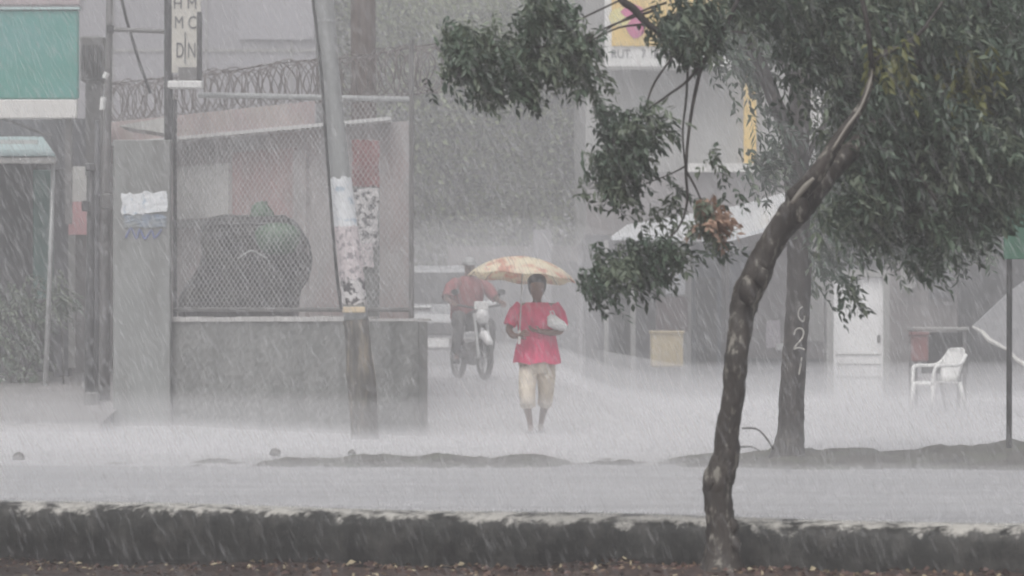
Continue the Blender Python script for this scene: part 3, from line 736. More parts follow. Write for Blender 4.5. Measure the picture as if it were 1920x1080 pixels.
def stroke(pts, w=.008): mb.tube([at(a,b,Yp) for a,b in spline(pts,4)], w, 5)
stroke([(1489,628),(1493,618),(1502,616),(1507,624),(1503,636),(1494,646),(1488,655)]); stroke([(1488,655),(1498,652),(1509,656)])
stroke([(1503,670),(1501,685),(1498,702)]); stroke([(1505,575),(1498,582),(1498,596),(1506,603),(1509,592)],.007)
mb.build('painted_number', M['paintmark'], t2)
mb = MB(); r2 = random.Random(33)
C2 = lambda *a, **k: cluster(mb, r2, *a, ln=.42, nl=6, ll=.10, lw=.018, **k)
C2(1400,50,60,70,27,.8,90); C2(1460,10,110,60,27.5,.8,120); C2(1400,110,26,50,27,.5,30); C2(1570,60,80,80,27.8,.8,130); C2(1580,300,60,70,27.4,.8,90)
C2(1438,310,22,34,26.8,.4,34); C2(1660,390,140,65,27.6,.8,190); C2(1770,415,110,55,27.6,.8,120); C2(1560,410,50,44,27,.6,56); C2(1600,400,70,30,27.2,.6,56)
C2(1550,280,24,24,27.6,.4,16); C2(1640,250,110,100,28,.8,200); C2(1800,300,140,120,28.2,.8,220); C2(1528,470,22,40,26.9,.4,22); C2(1730,450,50,28,27.2,.5,34)
C2(1455,235,18,50,26.8,.3,12); C2(1840,330,50,30,28,.5,40)
mb.build('crown', LM, t2)

# street sign at right
sg = thing('street_sign', 'green sign board on a thin black pole standing on the dirt mound', 'sign', at(1892,830,26.6))
mb = MB(); mb.tube([at(1892,840,26.6), at(1893,400,26.6)], .024, 8); mb.build('pole', M['cable'], sg)
mb = MB(); mb.pbox(1882,1962,398,486,26.55,.02,bev=.004); mb.build('board', M['signgreen'], sg)

# ------------------------------------------------------------------ buildings behind
gb = thing('warehouse', 'large pale grey clad building filling the background above the razor wire', 'building', (X(200,62),62,0))
mb = MB(); mb.box(X(-300,62),X(592,62),62,70,0,9.5); mb.build('wall', M['greybldg'], gb)
mb = MB(); 
for px in (-120,40,210,385,545): mb.pbox(px,px+3,-260,600,61.97,.05)
mb.pbox(-300,592,92,97,61.97,.05); mb.build('seams', M['greybldg2'], gb)
mb = MB(); mb.pbox(448,588,-80,74,61.93,.06); mb.build('pale_panel', mat('pale_lavender_panel',(.33,.325,.35),.5,.08,1,0), gb)
mb = MB(); mb.pbox(-300,150,-40,8,61.9,.08); mb.build('pink_band', mat('faded_pink_band',(.36,.29,.30),.6,.1,2,0), gb)

fw = thing('far_wall', 'dim grey wall with openings closing the end of the side street', 'wall', (0,63,.5))
mb = MB(); mb.box(X(840,63),X(1140,63),63,63.4,0,Z(462,63)); mb.build('wall_body', M['lilac'], fw)
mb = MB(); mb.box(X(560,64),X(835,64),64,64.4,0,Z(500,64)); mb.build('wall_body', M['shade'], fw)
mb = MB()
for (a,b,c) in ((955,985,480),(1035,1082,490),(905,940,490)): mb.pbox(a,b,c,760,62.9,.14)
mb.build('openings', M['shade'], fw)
mb = MB()
for (a,b,c) in ((1000,1034,430),(1086,1102,300)): mb.pbox(a,b,c,760,62.6,.35)
mb.build('pillars', M['greybldg'], fw)

rb = thing('corner_building', 'two storey grey building with a yellow pilaster behind the trees', 'building', (X(1400,56),56,0))
mb = MB(); mb.box(X(1098,56),X(2300,56),56,66,Z(440,56),8.6); mb.build('upper_wall', M['greybldg2'], rb)
mb = MB(); mb.pbox(1395,1418,-200,306,55.85,.2); mb.build('pilaster', M['yellow'], rb)
mb = MB(); mb.pbox(1290,1424,306,322,55.7,.35); mb.build('cornice', M['offwhite'], rb)
mb = MB(); mb.pbox(1099,2250,322.5,440,55.9,.15); mb.build('band', M['lilac'], rb)  # darker strip paints in the shading of the wall below the cornice
mb = MB(); mb.pbox(1502,1540,180,262,55.93,.1); mb.build('pale_window', M['offwhite'], rb)
# ground floor shop front
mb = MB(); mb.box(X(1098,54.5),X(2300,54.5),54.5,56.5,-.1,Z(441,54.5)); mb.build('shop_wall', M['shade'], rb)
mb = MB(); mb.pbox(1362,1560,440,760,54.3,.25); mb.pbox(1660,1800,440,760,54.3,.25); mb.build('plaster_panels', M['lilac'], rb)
mb = MB(); mb.pbox(1298,1352,470,760,54.35,.12); mb.build('blue_door', M['bluedoor'], rb)
for (a,b) in ((1134,1141),(1183,1192),(1262,1296)):
    mb = MB(); mb.pbox(a,b,450,760,53.6,.3); mb.build('pillar', M['greybldg2'], rb)
mb = MB(); mb.pbox(1800,2200,440,790,53.9,.3); mb.build('opening_shade', M['dark'], rb)  # solid near-black slab stands in for the shaded recess
for (nm,a,b,c,d,mt,yy) in (('doorway_shade',1146,1180,560,760,'dark',54.3),('shutter',1196,1258,452,548,'midmetal',54.32),('dim_window',1368,1424,470,560,'bluedoor',54.22),('dado',1368,1550,672,760,'shade',54.2),('paler_patch',1490,1545,480,640,'greybldg2',54.24),('doorway_shade',1306,1344,520,760,'dark',54.3),('electric_box',1690,1716,500,540,'greybldg2',54.15),('shelf',1680,1790,566,572,'midmetal',53.9),('dim_window',1742,1790,470,560,'shade',54.2)):  # flat tone panels; near-black ones stand in for doorway shade, one is paler
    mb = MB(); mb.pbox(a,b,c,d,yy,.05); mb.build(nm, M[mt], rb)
wd_ = MB(); wd_.pbox(1562,1657,520,752,52.6,.06,bev=.006); dr = wd_.build('white_door', M['carwhite'], rb)
mb = MB()
for py in (664,682,706): mb.pbox(1568,1652,py,py+2,52.585,.02)
mb.build('groove', M['greybldg2'], dr)
mb = MB(); mb.pbox(1645,1651,628,642,52.57,.04,bev=.008); mb.build('handle', M['midmetal'], dr)
mb = MB(); mb.pbox(1657.5,1668,512,755,52.5,.5); mb.pbox(1550,1561.5,512,755,52.55,.5); mb.pbox(1550,1668,506,519,52.52,.5); mb.build('frame', M['greybldg2'], dr)
mb = MB(); sheet(mb,1248,1284,490,551,53.58,seed=41); mb.build('notice', M['paper'], rb)
mb = MB(); sheet(mb,1436,1463,600,652,54.28,seed=42); mb.build('notice', mat('lilac_notice',(.55,.5,.54),.5,.1,5,0), rb)
mb = MB(); mb.pbox(1456,1470,644,656,54.2,.06); mb.build('meter', M['white'], rb)
mb = MB(); mb.pbox(1230,1290,556,622,53.5,.1); mb.build('shelf_panel', mat('brownish_panel',(.12,.085,.085),.6,.2,4,0), rb)
# lean-to roof
mb = MB(); f0 = at(1146,443,50.5); f1 = at(1366,446,50.5); f2 = at(1500,410,50.5); b0 = at(1176,421,55.4); b1 = at(1390,384,55.4); b2 = at(1500,352,55.4); th = Vector((0,0,-.06))
V = [f0,f1,f2,b2,b1,b0]; mb.add(V+[v+th for v in V], [(0,1,4,5),(1,2,3,4),(11,10,7,6),(10,9,8,7),(0,6,7,1),(1,7,8,2),(2,8,9,3),(3,9,10,4),(4,10,11,5),(5,11,6,0)]); mb.build('lean_to_roof', M['tin'], rb)
# billboard
bl = thing('billboard', 'yellow billboard with a pink figure and a lettered white strip on the upper wall', 'billboard', at(1255,125,55.4))
mb = MB(); mb.pbox(1134,1372,-140,124,55.6,.2); mb.build('panel', M['white'], bl)
mb = MB(); mb.pbox(1147,1364,-140,86,55.56,.04); mb.build('yellow_print', M['yellow'], bl)
mb = MB(); c = at(1188,20,55.54)
for (cx,cy,rx,ry) in ((1192,52,16,20),(1186,22,20,14)):
    c = at(cx,cy,55.545-.004*(cy<30)); k = 55.5/F
    mb.add([(c.x+rx*k*math.cos(a*.4488)*(1+.15*math.sin(a*2)), c.y, c.z+ry*k*math.sin(a*.4488)) for a in range(14)], [tuple(range(14))])
mb.build('pink_figure', M['magenta'], bl)
mb = MB(); c = at(1163,32,55.55)
mb.add([(c.x+.20*math.cos(a*.5236), c.y, c.z+.16*math.sin(a*.5236)) for a in range(12)], [tuple(range(12))]); mb.build('pale_patch', M['paleyellow'], bl)
mb = MB()
for (s,a,b) in (('RUT.',1147,1185),('7',1203,1211),('ES',1227,1254),('DA',1340,1363)):
    mb = MB(); p = at(a,109,55.585); put_text(mb, s, p.x, p.y, p.z, X(b,55.585)-X(a,55.585), 16*55.585/F)
    mb.build('lettering', M['ink'], bl)
mb = MB(); mb.pbox(1134,1372,124.5,130,55.4,.4); mb.build('ledge', M['greybldg2'], bl)

# things in front of the shop
yb = thing('yellow_crate', 'yellow crate standing in front of the shop pillar', 'crate', at(1250,690,51))
mb = MB(); mb.pbox(1221,1281,624,688,51,.4,bev=.02); mb.build('body', M['yellowbox'], yb)
mb = MB(); mb.pbox(1219,1283,620,626,50.97,.46,bev=.01); mb.build('rim', M['yellowbox'], yb)
mb = MB()
for px in (1234,1250,1266): mb.pbox(px,px+3,632,684,50.98,.03)
mb.build('ribbing', M['yellowbox'], yb)
mb = MB(); mb.pbox(1232,1276,686,735,51.05,.3); mb.build('stand', M['midmetal'], yb)

tb = thing('stall_table', 'high stall table with a pale top behind the white plastic chair', 'table', (X(1755,47),47,0))
mb = MB(); mb.box(X(1708,47),X(1812,47),46.7,47.5,1.13,1.18,bev=.01); mb.build('table_top', M['greybldg2'], tb)
for (px, yy) in ((1714,46.8),(1805,46.8),(1714,47.4),(1805,47.4)):
    mb = MB(); mb.box(X(px,47)-.025,X(px,47)+.025,yy-.025,yy+.025,-.05,1.13); mb.build('leg', M['midmetal'], tb)
mb = MB(); mb.box(X(1725,47),X(1812,47),46.85,46.9,.5,1.1); mb.build('back_panel', M['dark'], tb)
rbx = thing('red_box', 'dark red box hanging under the left end of the stall table', 'box', at(1725,690,46.5))
mb = MB(); mb.pbox(1711,1741,628,678,46.5,.25,bev=.02); mb.build('body', M['red'], rbx)
mb = MB(); mb.pbox(1709,1743,622,629,46.47,.3,bev=.01); mb.build('lid', M['red'], rbx)

# white plastic chair, seen from its side
chl = thing('plastic_chair', 'white plastic armchair standing sideways by the stall table', 'chair', (X(1760,44),44,0))
cx0 = X(1760,44)
def cpt(f, s, z):      # f forward (to the left), s sideways, z up
    a = R(28); return Vector((cx0-f*math.cos(a)-s*math.sin(a)*-1*0-s*math.sin(a), 44-f*math.sin(a)+s*math.cos(a), z))
def cslab(mb, prof, s0, s1, th=.015):
    V = []
    for (f,z) in prof: V += [cpt(f,s0,z), cpt(f,s1,z)]
    o = len(mb.v); mb.v += [tuple(v) for v in V]; nn = len(prof)
    low_ = [v+Vector((0,0,-th)) for v in V]; mb.v += [tuple(v) for v in low_]; q = 2*nn
    for i in range(nn-1):
        mb.face([o+2*i,o+2*i+1,o+2*i+3,o+2*i+2]); mb.face([o+q+2*i+2,o+q+2*i+3,o+q+2*i+1,o+q+2*i])
        mb.face([o+2*i,o+2*i+2,o+q+2*i+2,o+q+2*i]); mb.face([o+2*i+3,o+2*i+1,o+q+2*i+1,o+q+2*i+3])
    mb.face([o,o+q,o+q+1,o+1]); mb.face([o+2*nn-1,o+q+2*nn-1,o+q+2*nn-2,o+2*nn-2])
mb = MB(); cslab(mb, [(.26,.40),(.23,.43),(.1,.435),(-.1,.425),(-.2,.42)], -.23, .23, .02); mb.build('seat', M['chairw'], chl)
mb = MB()
rows = []
for (f,z,hw) in ((-.20,.43,.20),(-.235,.52,.22),(-.275,.66,.235),(-.32,.80,.225),(-.345,.87,.18),(-.35,.895,.11)):
    rows.append([cpt(f+.06*(abs(s)**2)-.0,s*hw,z) for s in (-1,-.7,-.35,0,.35,.7,1)]+[cpt(f-.022+.06*(abs(s)**2),s*hw,z) for s in (1,.7,.35,0,-.35,-.7,-1)])
mb.loft(rows); mb.build('backrest', M['chairw'], chl, True)
for s in (-1,1):
    mb = MB(); mb.tube([cpt(a,s*c,b) for a,b,c in spline([(-.30,.80,.22),(-.22,.70,.25),(-.12,.655,.265),(.05,.65,.27),(.20,.645,.265),(.245,.60,.255),(.26,.50,.245),(.27,.40,.24)],4)], .026, 7); mb.build('armrest', M['chairw'], chl, True)
    mb = MB(); mb.tube([cpt(.25,s*.23,.42),cpt(.29,s*.25,.0)], [.034,.026], 7); mb.build('leg', M['chairw'], chl, True)
    mb = MB(); mb.tube([cpt(-.2,s*.21,.42),cpt(-.30,s*.24,.0)], [.034,.026], 7); mb.build('leg', M['chairw'], chl, True)

# tilted market umbrella at right edge
mu = thing('market_umbrella', 'pale grey market umbrella tilted over at the right edge', 'umbrella', (X(1968,42),42.3,0))
apx = at(1975,600,43.0)
cor = [at(1824,610,42.2), at(1888,655,41.5), at(1960,708,41.0), at(2040,660,41.6), at(2110,606,42.4), at(2040,548,43.2), at(1962,496,43.9), at(1888,550,43.1)]
apx = at(1985,590,42.05)
mb = MB(); nn = 8
th = Vector((.004,.02,-.01))
for off in (Vector((0,0,0)), th):
    mb.v += [tuple(apx+off)]+[tuple(c+off) for c in cor]
for i in range(nn):
    j = (i+1) % nn
    mb.face([0,1+i,1+j]); mb.face([9,10+j,10+i]); mb.face([1+i,10+i,10+j,1+j])
mb.build('canopy', M['umbgrey'], mu)
mb = MB(); mb.tube([c+Vector((0,-.012,-.02+.02*math.sin(i*2.1))) for i,c in enumerate(sum([[cor[k].lerp(cor[k+1],t) for t in (0,.25,.5,.75)] for k in range(4)],[])+[cor[4]])], [.016+.018*abs(math.sin(i*.8)) for i in range(17)], 6); mb.build('valance', M['offwhite'], mu)
mb = MB(); mb.tube([apx+Vector((0,.05,0)), Vector((X(1972,42),42.4,.9)), Vector((X(1972,42),42.4,-.05))], .022, 8); mb.build('pole', M['darkmetal'], mu)
mb = MB(); mb.eloft([(X(1972,42),42.4,-.02,.24,.24),(X(1972,42),42.4,.06,.22,.22),(X(1972,42),42.4,.10,.05,.05)], 14); mb.build('base', M['concrete'], mu)

# ------------------------------------------------------------------ background trees and bush
def far_tree(name, px, Y, h, rx, rz, n, label, cz=None, trunk=.22, mis=(0,1), ls=.165):
    r = random.Random(int(px)+int(Y)); x = X(px,Y)
    t = thing(name, label, 'tree', (x,Y,gz(x,Y)), 'hazy trees behind the street')
    mb = MB(); mb.tube([(x+.15*math.sin(k*1.3),Y,gz(x,Y)-.1+h*.75*k/5) for k in range(6)], [trunk*(1-.13*k) for k in range(6)], 8)
    for k in range(5):
        a = k*1.26+.4; mb.tube([(x,Y,h*.42+.1*k),(x+math.cos(a)*rx*.5,Y+math.sin(a)*rx*.4,h*.6+.1*k),(x+math.cos(a)*rx*.8,Y+math.sin(a)*rx*.6,h*.72)], [trunk*.5,trunk*.3,.03], 6)
    mb.build('trunk', M['bark2'], t, True)
    mb = MB(); cz = cz or h-rz
    n = int(n*3.6); nc = max(14, n//120)
    for c in range(nc):
        while True:
            q = Vector((r.uniform(-1,1),r.uniform(-1,1),r.uniform(-1,1)))
            if .2 < q.length <= 1: break
        cc = Vector((x+q.x*rx, Y+q.y*rx*.7, cz+q.z*rz)); mi = r.choice(mis); cs = r.uniform(.3,.9)*min(rx,rz)*.5
        for k in range(n//nc):
            p = cc+Vector((r.gauss(0,cs),r.gauss(0,cs),r.gauss(0,cs*.8)))
            d = Vector((.3+r.gauss(0,.6),r.gauss(0,.6),-.5+r.gauss(0,.5))).normalized()
            leaf(mb, p, d, Vector((r.gauss(0,.6),r.gauss(0,.6),1)).normalized(), ls*r.uniform(.6,1.3), ls*.26, mi)
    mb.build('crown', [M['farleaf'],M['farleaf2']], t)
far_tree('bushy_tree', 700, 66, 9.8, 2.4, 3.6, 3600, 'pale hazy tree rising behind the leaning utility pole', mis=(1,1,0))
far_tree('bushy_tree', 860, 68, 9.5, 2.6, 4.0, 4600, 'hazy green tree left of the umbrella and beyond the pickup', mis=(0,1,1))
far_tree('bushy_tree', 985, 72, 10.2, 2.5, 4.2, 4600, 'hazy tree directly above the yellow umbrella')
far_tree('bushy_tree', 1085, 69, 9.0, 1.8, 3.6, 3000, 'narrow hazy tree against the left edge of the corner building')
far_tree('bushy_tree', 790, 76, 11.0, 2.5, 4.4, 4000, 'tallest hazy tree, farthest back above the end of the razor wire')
bu = thing('bush', 'scruffy green bush growing in front of the dark kiosk', 'bush', at(30,740,40.8))
mb = MB(); r5 = random.Random(55)
for k in range(9): mb.tube([at(30,740,40.8), at(30+r5.uniform(-50,50),640,40.8), at(30+r5.uniform(-70,60),560,40.8+r5.uniform(-.2,.2))], [.02,.012,.005], 5)
mb.build('stems', M['bark2'], bu)
mb = MB(); C5 = lambda *a, **k: cluster(mb, r5, *a, ln=.34, nl=5, ll=.09, lw=.02, mis=(0,1,1,2), **k)
C5(15,610,75,70,40.9,.35,110); C5(50,570,40,40,40.8,.3,30); C5(40,670,50,40,40.8,.3,30); C5(-40,590,60,80,41,.3,60)
mb.build('foliage', LM, bu)
we = thing('weeds', 'pale weeds hanging by the white awning post', 'plant', at(125,620,40.6))
mb = MB(); cluster(mb, r5, 112, 560, 26, 36, 40.6, .25, 22, ln=.3, nl=5, ll=.09, lw=.02, mis=(1,2,2)); mb.build('foliage', LM, we)
mb = MB(); mb.tube([at(120,745,40.6), at(118,650,40.6), at(112,560,40.6)], [.015,.012,.006], 5); mb.build('stem', M['bark2'], we)

# ------------------------------------------------------------------ pickup
cy = 51.5; ccx = X(812,cy); cg = gz(ccx,cy)
car = thing('pickup', 'pale silver pickup truck facing out of the side street', 'truck', (ccx,cy,cg))
W = .90
def crow(y, zs):       # ring across the car at depth y: list of (x half width, z)
    return [(ccx+s*hw, cy+y, cg+z) for s, hw, z in zs]
def crossring(y, hw, zlo, zhi, tw):
    return crow(y, [(-1,hw,zlo),(-1,hw*1.0,lerp(zlo,zhi,.6)),(-1,tw,zhi),(1,tw,zhi),(1,hw,lerp(zlo,zhi,.6)),(1,hw,zlo)])
mb = MB(); mb.loft([crossring(y,hw,a,b,t) for (y,hw,a,b,t) in ((0,.80,.42,.80,.72),(.06,.87,.36,.93,.80),(.5,.89,.34,1.0,.83),(1.15,.9,.34,1.05,.85),(3.0,.9,.36,1.05,.86),(4.7,.88,.4,1.02,.84))]); mb.build('body', M['carpaint'], car)
mb = MB(); mb.loft([crossring(y,hw,a,b,t) for (y,hw,a,b,t) in ((1.2,.83,1.04,1.08,.8),(1.75,.80,1.04,1.68,.66),(2.0,.80,1.04,1.75,.68),(2.9,.8,1.04,1.75,.68),(3.2,.82,1.04,1.10,.8))]); mb.build('cabin', M['carpaint'], car)
mb = MB(); q = [(-.70,1.245,1.12),(.70,1.245,1.12),(.60,1.69,1.63),(-.60,1.69,1.63)]
mb.add([(ccx+a,cy+b-.035,cg+c) for a,b,c in q]+[(ccx+a,cy+b+.0,cg+c) for a,b,c in q], [(0,1,2,3),(7,6,5,4),(0,4,5,1),(1,5,6,2),(2,6,7,3),(3,7,4,0)]); mb.build('windscreen', M['glass'], car)
mb = MB(); mb.box(ccx-.84,ccx+.84,cy-.10,cy+.08,cg+.36,cg+.56,bev=.03); mb.build('bumper', M['midmetal'], car)
mb = MB(); mb.box(ccx-.26,ccx+.26,cy-.125,cy-.102,cg+.40,cg+.54); mb.build('number_plate', M['white'], car)
mb = MB(); mb.box(ccx-.46,ccx+.46,cy-.03,cy+.05,cg+.60,cg+.80,bev=.01); mb.build('grille', M['darkmetal'], car)
for s in (-1,1):
    mb = MB(); mb.box(ccx+s*.64-.15,ccx+s*.64+.15,cy-.035,cy+.06,cg+.60,cg+.79,bev=.03); mb.build('headlight', M['lens'], car)
    mb = MB(); mb.box(ccx+s*.96-.09,ccx+s*.96+.09,cy+1.35,cy+1.45,cg+1.08,cg+1.24,bev=.02); mb.build('mirror', M['carwhite'], car)
    for yy in (.85, 3.75):
        mb = MB(); c = Vector((ccx+s*.80, cy+yy, cg+.33))
        mb.loft([[(c.x+dx, c.y+r_*math.cos(a*.3142), c.z+r_*math.sin(a*.3142)) for a in range(20)] for (dx,r_) in ((-.1,.2),(-.1,.31),(-.07,.335),(.07,.335),(.1,.31),(.1,.2))]); wh = mb.build('wheel', M['rubber'], car)
        mb = MB(); mb.loft([[(c.x+dx, c.y+r_*math.cos(a*.3142), c.z+r_*math.sin(a*.3142)) for a in range(20)] for (dx,r_) in ((s*.06,.2),(s*.10,.19),(s*.115,.06))] if s > 0 else [[(c.x+dx, c.y+r_*math.cos(a*.3142), c.z+r_*math.sin(a*.3142)) for a in range(20)] for (dx,r_) in ((s*.115,.06),(s*.10,.19),(s*.06,.2))]); mb.build('rim', M['galv'], wh)
mb = MB(); mb.box(ccx-.62,ccx-.05,cy+.35,cy+1.0,cg+1.035,cg+1.065,bev=.01); mb.build('hood_patch', M['carwhite'], car)  # white patch laid on part of the silver hood

# ------------------------------------------------------------------ people
def skin_body(name, V, E, Rr, m, parent, sub=2, root=0):
    me = bpy.data.meshes.new(name); me.from_pydata([tuple(v) for v in V], E, []); o = bpy.data.objects.new(name, me); COL.objects.link(o)
    sk = o.modifiers.new('Skin', 'SKIN'); sk.use_smooth_shade = True
    for i, d in enumerate(me.skin_vertices[0].data):
        d.radius = (Rr[i], Rr[i]) if not hasattr(Rr[i], '__len__') else Rr[i]; d.use_root = (i == root)
    ss = o.modifiers.new('Sub', 'SUBSURF'); ss.levels = sub; ss.render_levels = sub
    dg = bpy.context.evaluated_depsgraph_get(); dg.update()
    nm = bpy.data.meshes.new_from_object(o.evaluated_get(dg)); o.modifiers.clear(); o.data = nm; bpy.data.meshes.remove(me)
    nm.materials.clear(); nm.materials.append(m)
    for p in nm.polygons: p.use_smooth = True
    if parent: o.parent = parent; o.matrix_parent_inverse = Matrix.Translation(-parent.location)
    return o
class Fig:
    def __init__(self): self.V = []; self.E = []; self.R = []
    def v(self, p, r, prev=None):
        self.V.append(Vector(p)); self.R.append(r); i = len(self.V)-1
        if prev is not None: self.E.append((prev, i))
        return i
    def chain(self, prev, pts):
        for p, r in pts: prev = self.v(p, r, prev)
        return prev
    def hand(self, wrist, d, palm, grip=.6):
        """palm and five curled fingers; d along the hand, palm = direction the palm faces"""
        d = Vector(d).normalized(); palm = Vector(palm).normalized(); side = d.cross(palm).normalized(); w = self.V[wrist]
        pc = self.v(w+d*.045, (.032,.022), wrist); kn = self.v(w+d*.085, (.034,.018), pc)
        for k, (s, l) in enumerate(((-.030,.072),(-.010,.080),(.011,.075),(.030,.060))):
            b = w+d*.095+side*s; dd = d.copy(); prev = kn; p = b
            prev = self.v(p, .0095, prev)
            for j in range(3):
                ang = grip*(.55+.35*j); dd = (d*math.cos(ang)+palm*math.sin(ang)).normalized(); p = p+dd*(l/3); prev = self.v(p, .009-.001*j, prev)
        t = self.v(w+d*.045-side*.036+palm*.008, .012, pc); t = self.v(self.V[t]+(d*.6-side*.5+palm*.5).normalized()*.03, .0105, t); self.v(self.V[t]+(d*.8+palm*.6).normalized()*.025, .009, t)

# --- woman with the umbrella
wy = 35.0; wx = X(1006,wy)
wom = thing('person', 'person in a red top and beige cropped trousers walking under a yellow umbrella', 'person', (wx,wy,0))
def P(px, py, dy=0): return Vector((X(px,wy), wy+dy, Z(py,wy)))
f = Fig()
pel = f.v(P(1007,672), .12)
sp1 = f.chain(pel, [(P(1007,640), .115),(P(1007,605), .115),(P(1007,582), .09)])
nk = f.chain(sp1, [(P(1007,568), .052),(P(1007,560,-.01), .048)])
hd_ = f.chain(nk, [(P(1007,554,-.03), .068),(P(1007,546,-.02), .084),(P(1007,537,-.01), .091),(P(1007,528,0), .085),(P(1007,522,.005), .05)])
nose = f.v(P(1007,545,-.112), .012, nk+2)
# her right arm (left in the picture) bent, hand closed on the umbrella handle
sh = f.chain(sp1, [(P(972,576), .06),(P(962,596,-.01), .048),(P(953,618,-.04), .042),(P(962,630,-.13), .036),(P(972,630,-.21), .030)])
f.hand(sh, (.5,-.75,.25), (.8,.4,.1), 1.25)
# her left arm across the belly holding the bag
sh = f.chain(sp1, [(P(1042,576), .06),(P(1050,598,-.02), .048),(P(1052,622,-.06), .042),(P(1035,624,-.15), .037),(P(1016,622,-.19), .030)])
f.hand(sh, (-1,-.2,.15), (.1,.3,.9), .7)
# legs, mid stride
lg = f.chain(pel, [(P(991,690), .095),(P(988,716,-.06), .078),(P(988,742,-.10), .056),(P(989,765,-.06), .050),(P(993,785,-.01), .036),(P(995,801,.02), .032)])
f.chain(lg, [(P(994,808,-.06), .033),(P(993,810,-.14), .022)])
lg = f.chain(pel, [(P(1024,690), .095),(P(1025,716,.06), .078),(P(1024,742,.12), .056),(P(1021,765,.22), .050),(P(1017,783,.30), .036),(P(1015,797,.36), .032)])
f.chain(lg, [(P(1014,806,.31), .033),(P(1013,812,.24), .022)])
skin_body('body', f.V, f.E, f.R, M['skin'], wom, 2, pel)
mb = MB()
def PX(px): return X(px,wy)
mb.eloft([(PX(1006),wy,Z(681,wy),.265,.20),(PX(1006),wy,Z(676,wy),.262,.195),(PX(1006),wy,Z(655,wy),.235,.175),(PX(1007),wy,Z(630,wy),.20,.16),(PX(1007),wy-.01,Z(605,wy),.225,.17),(PX(1007),wy-.01,Z(588,wy),.225,.155),(PX(1007),wy,Z(576,wy),.20,.125),(PX(1007),wy+.01,Z(570,wy),.16,.10),(PX(1007),wy+.015,Z(567,wy),.125,.082)], 20, cap=False)
mb.tube([P(978,573), P(966,588,-.01), P(958,602,-.02), P(955,610,-.03)], [.075,.078,.074,.072], 10, cap=False)
mb.tube([P(1036,573), P(1047,590,-.01), P(1051,604,-.03), P(1052,612,-.04)], [.075,.078,.074,.072], 10, cap=False)
for i,v in enumerate(mb.v):
    a = math.sin(v[0]*37+v[2]*9)*.006; mb.v[i] = (v[0]+a, v[1]+a, v[2]+(.015*math.sin(v[0]*24) if v[2] < Z(674,wy) else 0))
mb.build('top', M['redcloth'], wom, True)
mb = MB(); mb.eloft([(PX(1006),wy,Z(700,wy),.17,.13),(PX(1006),wy,Z(680,wy),.20,.15),(PX(1006),wy,Z(655,wy),.19,.14)], 16)
mb.tube([P(994,680), P(990,705,-.04), P(988,728,-.085), P(989,748,-.09), P(990,762,-.07)], [.12,.105,.094,.088,.086], 12)
mb.tube([P(1022,680), P(1024,705,.03), P(1024,728,.09), P(1023,748,.15), P(1021,759,.19)], [.12,.105,.092,.084,.080], 12)
mb.build('trousers', M['beige'], wom, True)
mb = MB(); c = P(1007,530,.02)
mb.loft([[(c.x+k*.104*math.cos(a*.3927), c.y+k*.112*math.sin(a*.3927)+dy, c.z+dz) for a in range(16)] for (k,dy,dz) in ((.7,.06,-.13),(.92,.04,-.07),(1.0,.015,-.01),(1.0,.0,.03),(.82,.0,.07),(.4,0,.095),(.05,0,.10))]); mb.build('hair', M['hair'], wom, True)
for s in (-1,1):
    mb = MB(); c = P(1007,541,-.083)+Vector((s*.030,0,0)); mb.eloft([(c.x,c.y,c.z+z,.013*k,.008*k) for z,k in ((-.007,.3),(-.004,.9),(.004,.9),(.007,.3))], 8); mb.build('eye', M['offwhite'], wom)
mb = MB(); c = P(1007,552,-.090); mb.eloft([(c.x,c.y,c.z+z,.024*k,.008*k) for z,k in ((-.006,.5),(0,1),(.006,.5))], 8); mb.build('mouth', mat('lips',(.16,.05,.045),.4,.1,9,0), wom)
for (px,py,dy) in ((994,810,-.09),(1013,811,.29)):
    mb = MB(); c = P(px,py,dy); mb.eloft([(c.x,c.y,max(.0,c.z)-.0+z,.048*k,.125*k) for z,k in ((-.012,.95),(0,1),(.012,.98))], 14); mb.build('sandal', M['darkmetal'], wom)
# umbrella
uc = Vector((X(981,wy-.1), wy-.1, Z(481,wy-.1))); hand_p = P(974,628,-.25)
um = thing('umbrella', 'yellow floral umbrella held over the person in red', 'umbrella', hand_p)
axd = (uc-hand_p).normalized(); tilt = Matrix.Rotation(R(4), 3, 'Y') @ Matrix.Rotation(R(-4.5), 3, 'X')
mb = MB(); nseg = 40; rings = []
for (rr_, zz) in ((.0,.0),(.10,-.006),(.22,-.028),(.35,-.072),(.455,-.128),(.54,-.19),(.59,-.243)):
    ring = []
    for i in range(nseg):
        a = 2*math.pi*i/nseg; sc = abs(math.cos(4*a)); k = 1-.05*(1-sc)*(rr_/.57); p = Vector((rr_*k*math.cos(a), rr_*k*math.sin(a), zz-.0+.03*(1-sc)*(rr_/.57)**3))
        ring.append(uc+tilt @ p)
    rings.append(ring)
inner = [[p+Vector((0,0,-.006)) for p in r_] for r_ in rings[::-1]]
mb.loft(rings+inner, cap=False); mb.build('canopy', M['brolly'], um, True)
mb = MB()
for i in range(8):
    a = 2*math.pi*i/8; mb.tube([uc+tilt @ Vector((rr_*math.cos(a),rr_*math.sin(a),zz-.010)) for rr_,zz in ((.02,0),(.22,-.028),(.44,-.128),(.565,-.24))], .004, 4)
mb.build('ribs', M['midmetal'], um)
mb = MB(); mb.tube([hand_p-axd*.06, uc+tilt @ Vector((0,0,.085))], .007, 8); mb.build('shaft', M['galv'], um)
mb = MB(); mb.tube([hand_p-axd*.10, hand_p+axd*.05], .015, 8); mb.build('handle', M['offwhite'], um)
